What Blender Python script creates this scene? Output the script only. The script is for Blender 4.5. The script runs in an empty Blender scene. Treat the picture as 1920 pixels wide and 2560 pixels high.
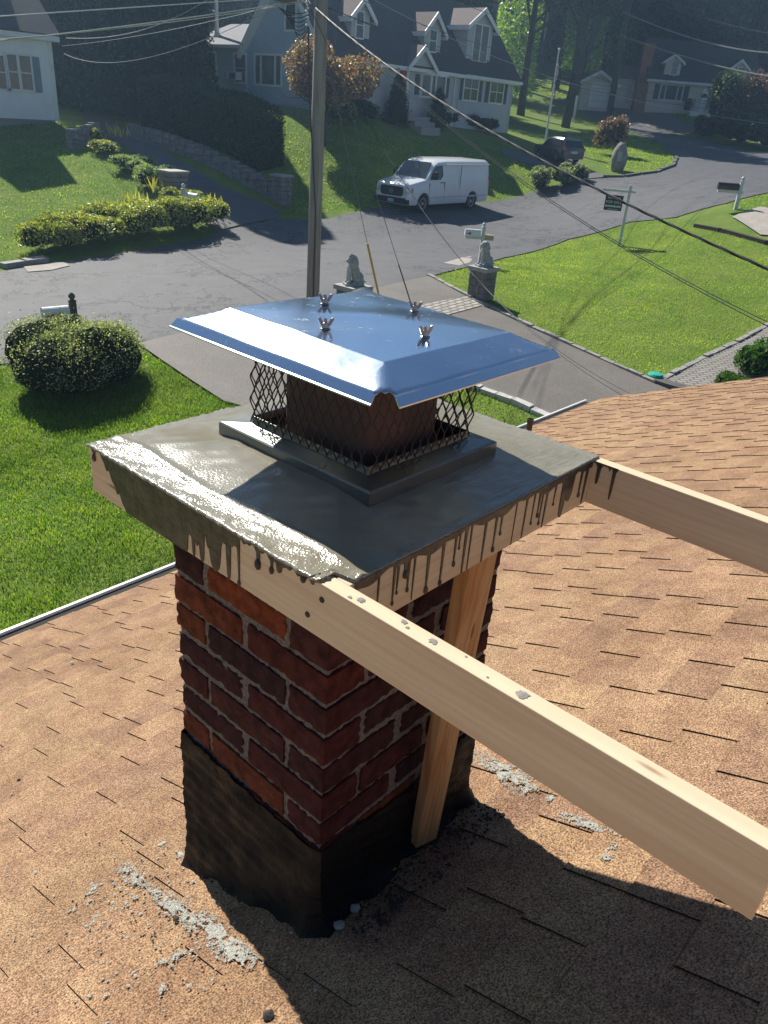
import bpy, bmesh, math, random
import numpy as np
from mathutils import Vector, Matrix
R = math.radians
scene = bpy.context.scene
COL = scene.collection
rng = np.random.default_rng(7)
random.seed(7)

# ---------------------------------------------------------------- camera
CAM = np.array([-0.619, -0.598, 0.567])
FPX = 1944.4                      # focal length in pixels of the 1920x2560 photograph
RC = np.array([[0.67366833, -0.73555725, 0.07159972],
               [-0.29557803, -0.35696414, -0.88612089],
               [0.67735118, 0.57578827, -0.45788999]])   # rows: right, down, forward
cd = bpy.data.cameras.new('camera'); cam = bpy.data.objects.new('camera', cd); COL.objects.link(cam)
M = Matrix.Identity(4)
for i in range(3):
    M[i][0] = RC[0][i]; M[i][1] = -RC[1][i]; M[i][2] = -RC[2][i]; M[i][3] = CAM[i]
cam.matrix_world = M
cd.sensor_fit = 'VERTICAL'; cd.sensor_height = 24.0; cd.sensor_width = 18.0
cd.lens = FPX / 2560 * 24.0
cd.clip_start = 0.05; cd.clip_end = 1500
scene.camera = cam

# ---------------------------------------------------------------- light
sd = Vector((0.30, 1.05, 1.0)).normalized()
SUN_EL = math.asin(sd.z); SUN_AZ = math.atan2(sd.x, sd.y)
w = bpy.data.worlds.new("World"); scene.world = w; w.use_nodes = True
nt = w.node_tree; nt.nodes.clear()
sky = nt.nodes.new('ShaderNodeTexSky'); sky.sky_type = 'NISHITA'; sky.sun_disc = False
sky.sun_elevation = SUN_EL; sky.sun_rotation = SUN_AZ; sky.altitude = 1200; sky.air_density = 1.0; sky.dust_density = 0.0; sky.ozone_density = 4.0
bg = nt.nodes.new('ShaderNodeBackground'); bg.inputs[1].default_value = 0.052
wo = nt.nodes.new('ShaderNodeOutputWorld')
nt.links.new(sky.outputs[0], bg.inputs[0]); nt.links.new(bg.outputs[0], wo.inputs[0])
sl = bpy.data.lights.new('sun', 'SUN'); sl.energy = 5.0; sl.angle = R(0.53); sl.color = (1.0, 0.95, 0.86)
so = bpy.data.objects.new('sun', sl); COL.objects.link(so)
so.rotation_euler = sd.to_track_quat('Z', 'Y').to_euler(); so.location = (0, 0, 30)
scene.view_settings.view_transform = 'Standard'; scene.view_settings.look = 'None'
scene.view_settings.gamma = 1.0; scene.view_settings.exposure = 0.55; scene.view_settings.use_curve_mapping = False
scene.render.resolution_x = 768; scene.render.resolution_y = 1024
scene.cycles.max_bounces = 8

# ---------------------------------------------------------------- setting-out: terrain and survey helpers
CTL = np.array([[1.97,7.0,-4.75],[4.2,7.04,-4.7],[11.43,6.49,-4.45],[15.6,5.68,-4.25],[19.98,5.09,-4.1],[5.65,12.39,-4.4],[7.11,13.07,-4.15],[5.44,14.58,-4.25],[7.74,13.42,-4.05],[5.6,14.92,-4.2],[17.2,13.47,-3.5],[16.52,11.19,-3.75],[27.88,13.21,-3.3],[9.45,21.97,-4.0],[15.83,22.56,-3.8],[20.93,24.59,-3.55],[23.74,22.65,-3.4],[29.36,22.53,-3.25],[34.24,23.56,-3.15],[38.51,21.63,-2.24],[31.97,10.73,-1.85],[51.68,22.07,-0.91],[50.74,16.08,-0.81],[84.37,34.64,2.48],[73.17,39.55,1.19],[29.72,41.64,0.22],[29.4,36.86,0.29],[30.08,30.92,0.12],[36.56,32.08,0.34],[45.52,31.14,-0.24],[21.32,36.39,-1.25],[20.31,28.69,-2.26],[18.42,36.84,-0.94],[16.74,38.74,-1.07],[13.18,28.27,-2.88],[84.79,51.42,3.94],[37.19,15.26,-1.8],[16.38,24.12,-3.25],[-10.0,-8.0,-4.9],[8.0,-8.0,-4.9],[25.0,-8.0,-4.3],[-18.0,6.0,-5.0],[-25.0,20.0,-4.2],[-22.0,38.0,-1.5],[-5.0,58.0,1.5],[15.0,70.0,3.0],[35.0,85.0,5.0],[75.0,90.0,8.0],[110.0,65.0,9.0],[130.0,35.0,9.0],[60.0,2.0,-1.5],[90.0,5.0,3.0],[20.0,2.0,-4.2],[-40.0,70.0,3.0],[0.0,110.0,8.0],[80.0,130.0,13.0],[140.0,110.0,15.0],[180.0,30.0,14.0],[75.0,25.0,0.9]])
def _tps(P, z, lam):
    n = len(P); d = np.linalg.norm(P[:, None] - P[None], axis=2)
    K = np.where(d > 0, d * d * np.log(d + 1e-12), 0) + lam * np.eye(n)
    A = np.zeros((n + 3, n + 3)); A[:n, :n] = K; A[:n, n:] = np.c_[np.ones(n), P]; A[n:, :n] = A[:n, n:].T
    return np.linalg.solve(A, np.r_[z, 0, 0, 0])
TW = _tps(CTL[:, :2], CTL[:, 2], 4.0)
def Hn(x, y):
    x = np.asarray(x, float); y = np.asarray(y, float)
    r2 = (x[..., None] - CTL[:, 0]) ** 2 + (y[..., None] - CTL[:, 1]) ** 2
    return (0.5 * r2 * np.log(r2 + 1e-12)) @ TW[:-3] + TW[-3] + TW[-2] * x + TW[-1] * y
def H(x, y): return float(Hn(np.array([x]), np.array([y]))[0])
def ray(px, py):
    d = RC.T @ np.array([(px - 960) / FPX, (py - 1280) / FPX, 1.0])
    return d / math.hypot(d[0], d[1])
_T = np.arange(4, 170, 0.05)
def G(px, py):
    """survey point: where the sight line of a photo pixel meets the terrain"""
    d = ray(px, py); P = CAM + _T[:, None] * d; g = P[:, 2] - Hn(P[:, 0], P[:, 1])
    i = int(np.argmax(g < 0)); return Vector(P[i])
def AD(px, py, D): return Vector(CAM + D * ray(px, py))
def PY(px, py, y):
    d = ray(px, py); return Vector(CAM + (y - CAM[1]) / d[1] * d)
def PX(px, py, x):
    d = ray(px, py); return Vector(CAM + (x - CAM[0]) / d[0] * d)
RS = 0.4167; RZ0 = -0.88183          # our roof: z = RZ0 - RS*y
def roofz(y): return RZ0 - RS * y
def RP(px, py):
    d = ray(px, py); t = (RZ0 - CAM[2] - RS * CAM[1]) / (d[2] + RS * d[1]); return Vector(CAM + t * d)

# ---------------------------------------------------------------- materials
MATS = {}
def N(nt, t, **kw):
    n = nt.nodes.new(t)
    for k, v in kw.items():
        if k in n.inputs: n.inputs[k].default_value = v
        else: setattr(n, k, v)
    return n
def mat(name, col, rough=0.7, metal=0.0, spec=0.5, var=None, scale=5.0, stretch=None, detail=6.0, contrast=(0.35, 0.65),
        bump=0.0, bscale=None, attr=False, trans=0.0, alpha=1.0, coat=0.0, rvar=None):
    """principled material: colour varied by noise between col and var, optional bump, optional colour attribute"""
    if name in MATS: return MATS[name]
    m = bpy.data.materials.new(name); m.use_nodes = True; nt = m.node_tree; nt.nodes.clear(); L = nt.links.new
    out = N(nt, 'ShaderNodeOutputMaterial'); b = N(nt, 'ShaderNodeBsdfPrincipled')
    b.inputs['Roughness'].default_value = rough; b.inputs['Metallic'].default_value = metal
    b.inputs['Specular IOR Level'].default_value = spec; b.inputs['Coat Weight'].default_value = coat
    b.inputs['Base Color'].default_value = (*col, 1)
    tc = N(nt, 'ShaderNodeTexCoord'); mp = N(nt, 'ShaderNodeMapping')
    if stretch: mp.inputs['Scale'].default_value = stretch
    L(tc.outputs['Object'], mp.inputs[0])
    src = None
    if attr:
        a = N(nt, 'ShaderNodeAttribute'); a.attribute_name = 'Col'; src = a.outputs['Color']
    if var is not None:
        nz = N(nt, 'ShaderNodeTexNoise', Scale=scale, Detail=detail, Roughness=0.6); L(mp.outputs[0], nz.inputs['Vector'])
        mr = N(nt, 'ShaderNodeMapRange'); mr.inputs[1].default_value = contrast[0]; mr.inputs[2].default_value = contrast[1]
        L(nz.outputs['Fac'], mr.inputs[0])
        mx = N(nt, 'ShaderNodeMix', data_type='RGBA')
        if attr:
            mx.blend_type = 'MULTIPLY'; mx.inputs[0].default_value = 1.0
            m2 = N(nt, 'ShaderNodeMix', data_type='RGBA'); m2.inputs[6].default_value = (*col, 1); m2.inputs[7].default_value = (*var, 1)
            L(mr.outputs[0], m2.inputs[0]); L(src, mx.inputs[6]); L(m2.outputs[2], mx.inputs[7])
        else:
            mx.inputs[6].default_value = (*col, 1); mx.inputs[7].default_value = (*var, 1); L(mr.outputs[0], mx.inputs[0])
        src = mx.outputs[2]
    if src is not None: L(src, b.inputs['Base Color'])
    if rvar is not None:
        n3 = N(nt, 'ShaderNodeTexNoise', Scale=rvar[0], Detail=5.0); L(mp.outputs[0], n3.inputs['Vector'])
        r3 = N(nt, 'ShaderNodeMapRange'); r3.inputs[1].default_value = .35; r3.inputs[2].default_value = .65; r3.inputs[3].default_value = rvar[1]; r3.inputs[4].default_value = rvar[2]
        L(n3.outputs['Fac'], r3.inputs[0]); L(r3.outputs[0], b.inputs['Roughness'])
    if bump > 0:
        n2 = N(nt, 'ShaderNodeTexNoise', Scale=(bscale or scale * 3), Detail=6.0, Roughness=0.6); L(mp.outputs[0], n2.inputs['Vector'])
        bp = N(nt, 'ShaderNodeBump', Strength=1.0, Distance=bump); L(n2.outputs['Fac'], bp.inputs['Height']); L(bp.outputs[0], b.inputs['Normal'])
    if alpha < 1: b.inputs['Alpha'].default_value = alpha
    sh = b.outputs[0]
    if trans > 0:
        t = N(nt, 'ShaderNodeBsdfTranslucent'); ms = N(nt, 'ShaderNodeMixShader'); ms.inputs[0].default_value = trans
        if src is not None:
            g = N(nt, 'ShaderNodeMix', data_type='RGBA'); g.blend_type = 'MULTIPLY'; g.inputs[0].default_value = 1; g.inputs[7].default_value = (1.9, 2.0, 0.7, 1)
            L(src, g.inputs[6]); L(g.outputs[2], t.inputs[0])
        else: t.inputs[0].default_value = (*col, 1)
        L(sh, ms.inputs[1]); L(t.outputs[0], ms.inputs[2]); sh = ms.outputs[0]
    L(sh, out.inputs[0]); MATS[name] = m; return m

# ---------------------------------------------------------------- mesh builder
class MB:
    def __init__(s): s.v = []; s.f = []; s.c = []
    def add(s, vs, fs, c=None):
        o = len(s.v); s.v += [tuple(v) for v in vs]; s.f += [tuple(i + o for i in f) for f in fs]
        s.c += [c or (1, 1, 1)] * len(fs); return s
    def box(s, a, b, c=None, T=None, jit=0):
        x0, y0, z0 = a; x1, y1, z1 = b
        vs = [Vector(p) for p in ((x0,y0,z0),(x1,y0,z0),(x1,y1,z0),(x0,y1,z0),(x0,y0,z1),(x1,y0,z1),(x1,y1,z1),(x0,y1,z1))]
        if jit: vs = [v + Vector([random.uniform(-jit, jit) for _ in range(3)]) for v in vs]
        if T: vs = [T @ v for v in vs]
        return s.add(vs, [(0,3,2,1),(4,5,6,7),(0,1,5,4),(1,2,6,5),(2,3,7,6),(3,0,4,7)], c)
    def quad(s, a, b, c_, d, c=None): return s.add([a, b, c_, d], [(0,1,2,3)], c)
    def poly(s, pts, c=None): return s.add(pts, [tuple(range(len(pts)))], c)
    def prism(s, pts, off, c=None):
        """closed polygon pts extruded by vector off"""
        n = len(pts); off = Vector(off); p = [Vector(q) for q in pts]
        fs = [tuple(range(n))[::-1], tuple(range(n, 2 * n))] + [(i, (i + 1) % n, n + (i + 1) % n, n + i) for i in range(n)]
        return s.add(p + [q + off for q in p], fs, c)
    def tube(s, pts, r, n=8, c=None, cap=True):
        pts = [Vector(p) for p in pts]; k = len(pts); rs = r if hasattr(r, '__len__') else [r] * k
        vs = []; up = None
        for i, p in enumerate(pts):
            t = (pts[min(i + 1, k - 1)] - pts[max(i - 1, 0)]).normalized()
            if up is None: up = t.orthogonal().normalized()
            up = (up - t * up.dot(t)); up = up.normalized() if up.length > 1e-6 else t.orthogonal().normalized()
            q = t.cross(up)
            for j in range(n):
                a = 2 * math.pi * j / n; vs.append(p + (up * math.cos(a) + q * math.sin(a)) * rs[i])
        fs = [(i*n+j, i*n+(j+1)%n, (i+1)*n+(j+1)%n, (i+1)*n+j) for i in range(k-1) for j in range(n)]
        if cap: fs += [tuple(range(n))[::-1], tuple(range((k-1)*n, k*n))]
        return s.add(vs, fs, c)
    def cyl(s, p, q, r0, r1=None, n=12, c=None): return s.tube([p, q], [r0, r0 if r1 is None else r1], n, c)
    def lathe(s, prof, o=(0,0,0), n=16, c=None, T=None):
        vs = []; o = Vector(o)
        for r, z in prof:
            for j in range(n):
                a = 2*math.pi*j/n; v = Vector((r*math.cos(a), r*math.sin(a), z)); vs.append((T @ v if T else v) + o)
        k = len(prof); fs = [(i*n+j, i*n+(j+1)%n, (i+1)*n+(j+1)%n, (i+1)*n+j) for i in range(k-1) for j in range(n)]
        fs += [tuple(range(n))[::-1], tuple(range((k-1)*n, k*n))]
        return s.add(vs, fs, c)
    def ball(s, o, r, n=10, c=None, sc=(1,1,1), jit=0):
        o = Vector(o); vs = []; k = max(4, n * 2 // 3)
        for i in range(k + 1):
            th = math.pi * i / k
            for j in range(n):
                a = 2*math.pi*j/n; rr = r * (1 + random.uniform(-jit, jit))
                vs.append(o + Vector((rr*math.sin(th)*math.cos(a)*sc[0], rr*math.sin(th)*math.sin(a)*sc[1], rr*math.cos(th)*sc[2])))
        fs = [(i*n+j, (i+1)*n+j, (i+1)*n+(j+1)%n, i*n+(j+1)%n) for i in range(k) for j in range(n)]
        return s.add(vs, fs, c)
    def xf(s, T):
        s.v = [tuple(T @ Vector(v)) for v in s.v]; return s
    def build(s, name, m, parent=None, smooth=False, colors=False, bevel=0, auto=None):
        me = bpy.data.meshes.new(name); me.from_pydata(s.v, [], s.f)
        if colors:
            ca = me.color_attributes.new('Col', 'FLOAT_COLOR', 'CORNER')
            arr = np.ones((len(me.loops), 4), np.float32); i = 0
            for f, c in zip(s.f, s.c):
                arr[i:i+len(f), :3] = c; i += len(f)
            ca.data.foreach_set('color', arr.ravel())
        me.materials.append(m)
        bm = bmesh.new(); bm.from_mesh(me)
        if not getattr(s, 'raw', False): bmesh.ops.recalc_face_normals(bm, faces=bm.faces)
        bm.to_mesh(me); bm.free()
        if smooth: me.shade_smooth()
        o = bpy.data.objects.new(name, me); COL.objects.link(o)
        if parent: o.parent = parent
        if bevel:
            bv = o.modifiers.new('bevel', 'BEVEL'); bv.width = bevel; bv.segments = 2; bv.limit_method = 'ANGLE'; bv.angle_limit = R(40)
        if auto:
            for p in me.polygons: p.use_smooth = True
            me.set_sharp_from_angle(angle=R(auto))
        return o
def tag(o, label=None, cat=None, group=None, kind=None):
    if label: o['label'] = label
    if cat: o['category'] = cat
    if group: o['group'] = group
    if kind: o['kind'] = kind
    return o
def empty(name, loc=(0, 0, 0), rz=0, label=None, cat=None, group=None):
    o = bpy.data.objects.new(name, None); COL.objects.link(o); o.location = loc; o.rotation_euler = (0, 0, rz)
    o.empty_display_size = 0.2
    return tag(o, label, cat, group)
def copy_tree(o, parent=None):
    c = o.copy(); COL.objects.link(c); c.parent = parent
    for ch in list(o.children): copy_tree(ch, c)
    return c
def Tz(x, y, z, a=0): return Matrix.Translation((x, y, z)) @ Matrix.Rotation(a, 4, 'Z')

def quads_mesh(name, P, A, B, cols, m, parent=None, diamond=True):
    """many small leaf-like quads: centre P, half axes A and B (n,3), colours (n,3)"""
    n = len(P)
    if diamond: V = np.stack([P - A, P + B * 0.9 - A*0.1, P + A, P - B * 0.9 - A*0.1], 1)
    else: V = np.stack([P - A - B, P + A - B, P + A + B, P - A + B], 1)
    me = bpy.data.meshes.new(name); me.vertices.add(4 * n); me.vertices.foreach_set('co', V.reshape(-1).astype(np.float32))
    me.loops.add(4 * n); me.loops.foreach_set('vertex_index', np.arange(4 * n, dtype=np.int32))
    me.polygons.add(n); me.polygons.foreach_set('loop_start', np.arange(0, 4 * n, 4, dtype=np.int32))
    ca = me.color_attributes.new('Col', 'FLOAT_COLOR', 'CORNER')
    c4 = np.ones((n, 4, 4), np.float32); c4[:, :, :3] = cols[:, None, :]; ca.data.foreach_set('color', c4.ravel())
    me.update(calc_edges=True); me.materials.append(m)
    o = bpy.data.objects.new(name, me); COL.objects.link(o)
    if parent: o.parent = parent
    return o
def rand_dirs(n):
    v = rng.normal(size=(n, 3)); return v / np.linalg.norm(v, axis=1)[:, None]
def leaves(name, P, size, m, pal, parent=None, flat=0.0, aspect=0.55, jitter=0.35):
    """leaf cards at points P"""
    n = len(P); d = rand_dirs(n); d[:, 2] *= (1 - flat); d /= np.linalg.norm(d, axis=1)[:, None]
    e = np.cross(d, rand_dirs(n)); e /= np.linalg.norm(e, axis=1)[:, None]
    s = size * rng.uniform(1 - jitter, 1 + jitter, n)[:, None]
    pal = np.array(pal); c = pal[rng.integers(0, len(pal), n)] * rng.uniform(0.75, 1.25, n)[:, None]
    return quads_mesh(name, P, d * s, e * s * aspect, c, m, parent)
def blobs(cs, rs, n, shell=0.35, squash=(1, 1, 1)):
    """n points in the outer shells of ellipsoid blobs"""
    cs = np.array(cs, float); rs = np.array(rs, float); wgt = rs ** 2 / np.sum(rs ** 2)
    k = rng.choice(len(cs), n, p=wgt); d = rand_dirs(n); r = rs[k] * (1 - shell * rng.random(n) ** 1.5)
    return cs[k] + d * r[:, None] * np.array(squash)
# ---------------------------------------------------------------- ground sheets
def sheet(name, pts, off, m, step=0.6, bounds=None):
    """flat polygon cut into a fine grid and draped on the terrain"""
    bm = bmesh.new(); vs = [bm.verts.new((p[0], p[1], 0)) for p in pts]; f = bm.faces.new(vs)
    bmesh.ops.triangulate(bm, faces=[f])
    xs = [p[0] for p in pts]; ys = [p[1] for p in pts]
    for ax, lo, hi in ((0, min(xs), max(xs)), (1, min(ys), max(ys))):
        k = math.floor(lo / step) + 1
        while k * step < hi:
            co = [0, 0, 0]; no = [0, 0, 0]; co[ax] = k * step; no[ax] = 1
            bmesh.ops.bisect_plane(bm, geom=bm.verts[:] + bm.edges[:] + bm.faces[:], plane_co=co, plane_no=no); k += 1
    X = np.array([v.co.x for v in bm.verts]); Y = np.array([v.co.y for v in bm.verts]); Z = Hn(X, Y)
    for v, z in zip(bm.verts, Z): v.co.z = z + off
    bmesh.ops.recalc_face_normals(bm, faces=bm.faces)
    if sum(fc.normal.z for fc in bm.faces) < 0: bmesh.ops.reverse_faces(bm, faces=bm.faces)
    me = bpy.data.meshes.new(name); bm.to_mesh(me); bm.free(); me.materials.append(m); me.shade_smooth()
    o = bpy.data.objects.new(name, me); COL.objects.link(o); tag(o, kind='structure'); return o

grass_m = mat('lawn_soil', (0.12, 0.20, 0.035), 0.95, spec=0.1, var=(0.19, 0.25, 0.055), scale=0.9, detail=8, bump=0.05, bscale=14)
def asphalt(name, c1, c2, crack):
    m = mat(name, c1, 0.72, spec=0.35, var=c2, scale=1.3, detail=9, contrast=(0.25, 0.75), bump=0.006, bscale=60)
    nt = m.node_tree; L = nt.links.new
    b = [n for n in nt.nodes if n.type == 'BSDF_PRINCIPLED'][0]; src = b.inputs['Base Color'].links[0].from_socket
    tc = [n for n in nt.nodes if n.type == 'TEX_COORD'][0]
    # fine aggregate speckle
    sp = N(nt, 'ShaderNodeTexNoise', Scale=38.0, Detail=3.0); L(tc.outputs['Object'], sp.inputs['Vector'])
    r = N(nt, 'ShaderNodeMapRange'); r.inputs[1].default_value = .3; r.inputs[2].default_value = .7; r.inputs[3].default_value = .72; r.inputs[4].default_value = 1.28
    L(sp.outputs['Fac'], r.inputs[0]); mm = N(nt, 'ShaderNodeMix', data_type='RGBA'); mm.blend_type = 'MULTIPLY'; mm.inputs[0].default_value = 1
    L(src, mm.inputs[6]); L(r.outputs[0], mm.inputs[7]); src = mm.outputs[2]
    if crack:
        wz = N(nt, 'ShaderNodeTexNoise', Scale=0.7, Detail=5.0, Roughness=0.65); L(tc.outputs['Object'], wz.inputs['Vector'])
        ad = N(nt, 'ShaderNodeMix', data_type='VECTOR'); ad.inputs[0].default_value = 0.42
        L(tc.outputs['Object'], ad.inputs[4]); sc = N(nt, 'ShaderNodeVectorMath', operation='SCALE'); sc.inputs['Scale'].default_value = 8
        L(wz.outputs['Color'], sc.inputs[0]); L(sc.outputs[0], ad.inputs[5])
        mp2 = N(nt, 'ShaderNodeMapping'); mp2.inputs['Scale'].default_value = (0.28, 0.62, 0.4); L(ad.outputs[1], mp2.inputs[0])
        vo = N(nt, 'ShaderNodeTexVoronoi', feature='DISTANCE_TO_EDGE', Scale=1.0); L(mp2.outputs[0], vo.inputs['Vector'])
        mr = N(nt, 'ShaderNodeMapRange'); mr.inputs[1].default_value = 0.002; mr.inputs[2].default_value = 0.024; mr.inputs[3].default_value = 1; mr.inputs[4].default_value = 0
        L(vo.outputs['Distance'], mr.inputs[0])
        mk = N(nt, 'ShaderNodeTexNoise', Scale=0.33, Detail=2.0); L(tc.outputs['Object'], mk.inputs['Vector'])
        m3 = N(nt, 'ShaderNodeMapRange'); m3.inputs[1].default_value = .36; m3.inputs[2].default_value = .5; L(mk.outputs['Fac'], m3.inputs[0])
        mu = N(nt, 'ShaderNodeMath', operation='MULTIPLY'); L(mr.outputs[0], mu.inputs[0]); L(m3.outputs[0], mu.inputs[1])
        mx = N(nt, 'ShaderNodeMix', data_type='RGBA'); L(mu.outputs[0], mx.inputs[0]); L(src, mx.inputs[6]); mx.inputs[7].default_value = (0.03, 0.031, 0.034, 1)
        src = mx.outputs[2]
    L(src, b.inputs['Base Color']); return m
road_m = asphalt('street_asphalt', (0.088, 0.09, 0.098), (0.125, 0.125, 0.13), True)
drive_m = asphalt('driveway_asphalt', (0.15, 0.135, 0.12), (0.20, 0.18, 0.16), False)
ldrive_m = asphalt('old_driveway_asphalt', (0.10, 0.10, 0.105), (0.145, 0.14, 0.14), False)

def terrain():
    xs = np.r_[np.arange(-60, -12, 4), np.arange(-12, 60, 0.75), np.arange(60, 130, 3), np.arange(130, 260, 10)]
    ys = np.r_[np.arange(-40, -8, 4), np.arange(-8, 60, 0.75), np.arange(60, 120, 3), np.arange(120, 220, 10)]
    X, Y = np.meshgrid(xs, ys); Z = Hn(X.ravel(), Y.ravel()); nx, ny = len(xs), len(ys)
    V = np.c_[X.ravel(), Y.ravel(), Z]; F = [(j*nx+i, j*nx+i+1, (j+1)*nx+i+1, (j+1)*nx+i) for j in range(ny-1) for i in range(nx-1)]
    me = bpy.data.meshes.new('ground'); me.from_pydata(V.tolist(), [], F); me.materials.append(grass_m); me.shade_smooth()
    o = bpy.data.objects.new('ground', me); COL.objects.link(o); tag(o, kind='structure')
terrain()
def g2(*pp): return [tuple(G(*p))[:2] for p in pp]
ROAD = ([(-40, 14.6), (5.2, 14.4)] + g2((150, 905), (345, 866), (700, 778), (1080, 692), (1261, 646), (1420, 600), (1574, 557), (1690, 545), (1817, 509), (1920, 483))
        + [(48, 13.5), (90, 16.5), (90, 26)] + g2((1920, 385), (1800, 362), (1700, 338), (1600, 306), (1480, 266), (1440, 262), (1470, 288), (1600, 338), (1662, 366), (1690, 392), (1684, 415), (1640, 432), (1540, 445), (1440, 452), (1340, 478), (1225, 506)))
ROAD += [(27.5, 23.4), (22.5, 23.3)] + g2((690, 548), (590, 572), (500, 600), (330, 632), (120, 662), (0, 682)) + [(-40, 22)]
sheet('street', ROAD, 0.03, road_m, 0.6)
DRIVE = g2((345, 864), (400, 902), (480, 958), (560, 1010)) + [(8.0, 9.2), (9.6, 8.5), (11.9, 8.2), (12.05, 7.1), (12.1, 4.2), (15.6, 4.2)] + g2((1640, 962), (1500, 898), (1330, 822), (1180, 752), (1110, 708), (1078, 693), (800, 757))
sheet('driveway', DRIVE, 0.045, drive_m, 0.6)
sheet('neighbour_driveway', g2((540, 583), (690, 547), (706, 535), (650, 505), (560, 470), (440, 402), (330, 335), (262, 292), (200, 285), (235, 325), (330, 385), (400, 440), (470, 520)), 0.045, ldrive_m, 0.6)
sheet('side_driveway', g2((1440, 452), (1520, 444), (1470, 425), (1440, 400), (1330, 385), (1250, 372), (1260, 392), (1370, 425), (1415, 440)), 0.05, ldrive_m, 0.6)
sheet('far_driveway', g2((1540, 275), (1640, 275), (1760, 320), (1725, 338), (1640, 325), (1565, 300)), 0.06, drive_m, 1.0)
# stone-paved strip across the driveway, paver walk
paver_m = mat('pavers', (0.34, 0.31, 0.27), 0.85, var=(0.22, 0.20, 0.18), scale=6, bump=0.01)
def paver_mat(name, c1, c2, mort, sx, rot=0):
    m = bpy.data.materials.new(name); m.use_nodes = True; nt = m.node_tree; L = nt.links.new; b = nt.nodes['Principled BSDF']
    tc = N(nt, 'ShaderNodeTexCoord'); mp = N(nt, 'ShaderNodeMapping'); mp.inputs['Rotation'].default_value = (0, 0, rot); L(tc.outputs['Object'], mp.inputs[0])
    br = N(nt, 'ShaderNodeTexBrick'); br.inputs['Color1'].default_value = (*c1, 1); br.inputs['Color2'].default_value = (*c2, 1); br.inputs['Mortar'].default_value = (*mort, 1)
    br.inputs['Scale'].default_value = 1; br.inputs['Brick Width'].default_value = sx; br.inputs['Row Height'].default_value = sx * .5; br.inputs['Mortar Size'].default_value = sx * .07
    L(mp.outputs[0], br.inputs[0]); L(br.outputs[0], b.inputs['Base Color']); b.inputs['Roughness'].default_value = .85
    bp = N(nt, 'ShaderNodeBump', Distance=0.01); bp.invert = True; L(br.outputs['Fac'], bp.inputs['Height']); L(bp.outputs[0], b.inputs['Normal']); return m
sheet('cobble_strip', g2((1040, 772), (1168, 746), (1204, 770), (1090, 802)), 0.06, paver_mat('cobbles', (0.5, 0.46, 0.4), (0.36, 0.33, 0.29), (0.12, 0.11, 0.1), 0.3), 0.4)
sheet('paver_walk', g2((1648, 960), (1760, 895), (1930, 812)) + [(27, 6.0), (27, 4.6), (22, 4.2), (16, 4.2)], 0.05, paver_mat('walk_pavers', (0.36, 0.33, 0.29), (0.28, 0.26, 0.23), (0.13, 0.12, 0.11), 0.24, 0.8), 0.5)
sheet('sidewalk_slab', g2((1830, 545), (1900, 520), (2000, 540), (2000, 600), (1900, 590)), 0.05, mat('pale_concrete', (0.42, 0.38, 0.33), 0.85, var=(0.33, 0.3, 0.27), scale=3), 0.5)
sheet('gravel_verge', g2((60, 672), (160, 660), (175, 668), (130, 680), (70, 684)), 0.05, mat('pale_concrete', (0.4, 0.36, 0.3)), 0.3)

# kerb-stone edgings (each run of set stones is one edging)
stone_m = mat('edging_stone', (0.38, 0.37, 0.34), 0.8, var=(0.22, 0.21, 0.2), scale=7, bump=0.01)
def edging(pts, w_, h_, label, name='stone_edging', blk=0.35, m=stone_m, group=None, cat='edging'):
    mb = MB()
    for a, b in zip(pts[:-1], pts[1:]):
        a = Vector(a[:2]); b = Vector(b[:2]); d = b - a; n = max(1, int(d.length / blk)); q = Vector((-d.y, d.x)).normalized() * w_ / 2
        for i in range(n):
            p0 = a + d * (i + .04) / n; p1 = a + d * (i + .96) / n; z0 = H(*p0); z1 = H(*p1); hh = h_ * random.uniform(.8, 1.15)
            v = [(p0-q).to_tuple()+(z0-.1,), (p1-q).to_tuple()+(z1-.1,), (p1+q).to_tuple()+(z1-.1,), (p0+q).to_tuple()+(z0-.1,)]
            t = [(x, y, z + .1 + hh + random.uniform(-.01, .01)) for x, y, z in v]
            mb.add(v + t, [(0,3,2,1),(4,5,6,7),(0,1,5,4),(1,2,6,5),(2,3,7,6),(3,0,4,7)])
    o = mb.build(name, m); tag(o, label, cat, group); return o
edging(g2((1070, 692), (1110, 712), (1180, 752), (1330, 824), (1500, 900), (1640, 964)), .13, .09, 'thin grey stone edging between sunny right lawn and driveway')
edging(g2((1640, 962), (1760, 897), (1925, 812)), .12, .08, 'stone edging between the right lawn and the paver walk')
edging(g2((1120, 942), (1165, 965), (1280, 1008), (1380, 1052)), .17, .1, 'white stone edging beside the small grass strip past the chimney', m=mat('white_stone', (0.62, 0.6, 0.56), .8, var=(.45, .43, .4), scale=8))
edging(g2((4, 672), (60, 664), (118, 656)), .3, .16, 'weathered grey granite kerb block at the left street edge', 'granite_kerb', .9, cat='kerb')
edging(g2((1125, 664), (1178, 648), (1200, 645)), .55, .03, 'pale concrete storm drain slab beside the right mailbox', 'drain_slab', 1.2, m=MATS['pale_concrete'], cat='drain')
edging(g2((1505, 444), (1560, 444), (1640, 433), (1682, 417), (1690, 396)), .2, .14, 'dark curved kerb round the corner lawn by the boulder', 'street_kerb', .8, m=mat('dark_kerb', (.12, .12, .12), .85), cat='kerb')
edging(g2((1735, 566), (1800, 580), (1920, 612)), .2, .12, 'low dark timber edging on the far side of the right lawn', 'timber_edging', 1.5, m=mat('dark_timber', (.06, .045, .035), .9), cat='edging')
p = [G(1640, 966), G(1692, 985)]
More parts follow.
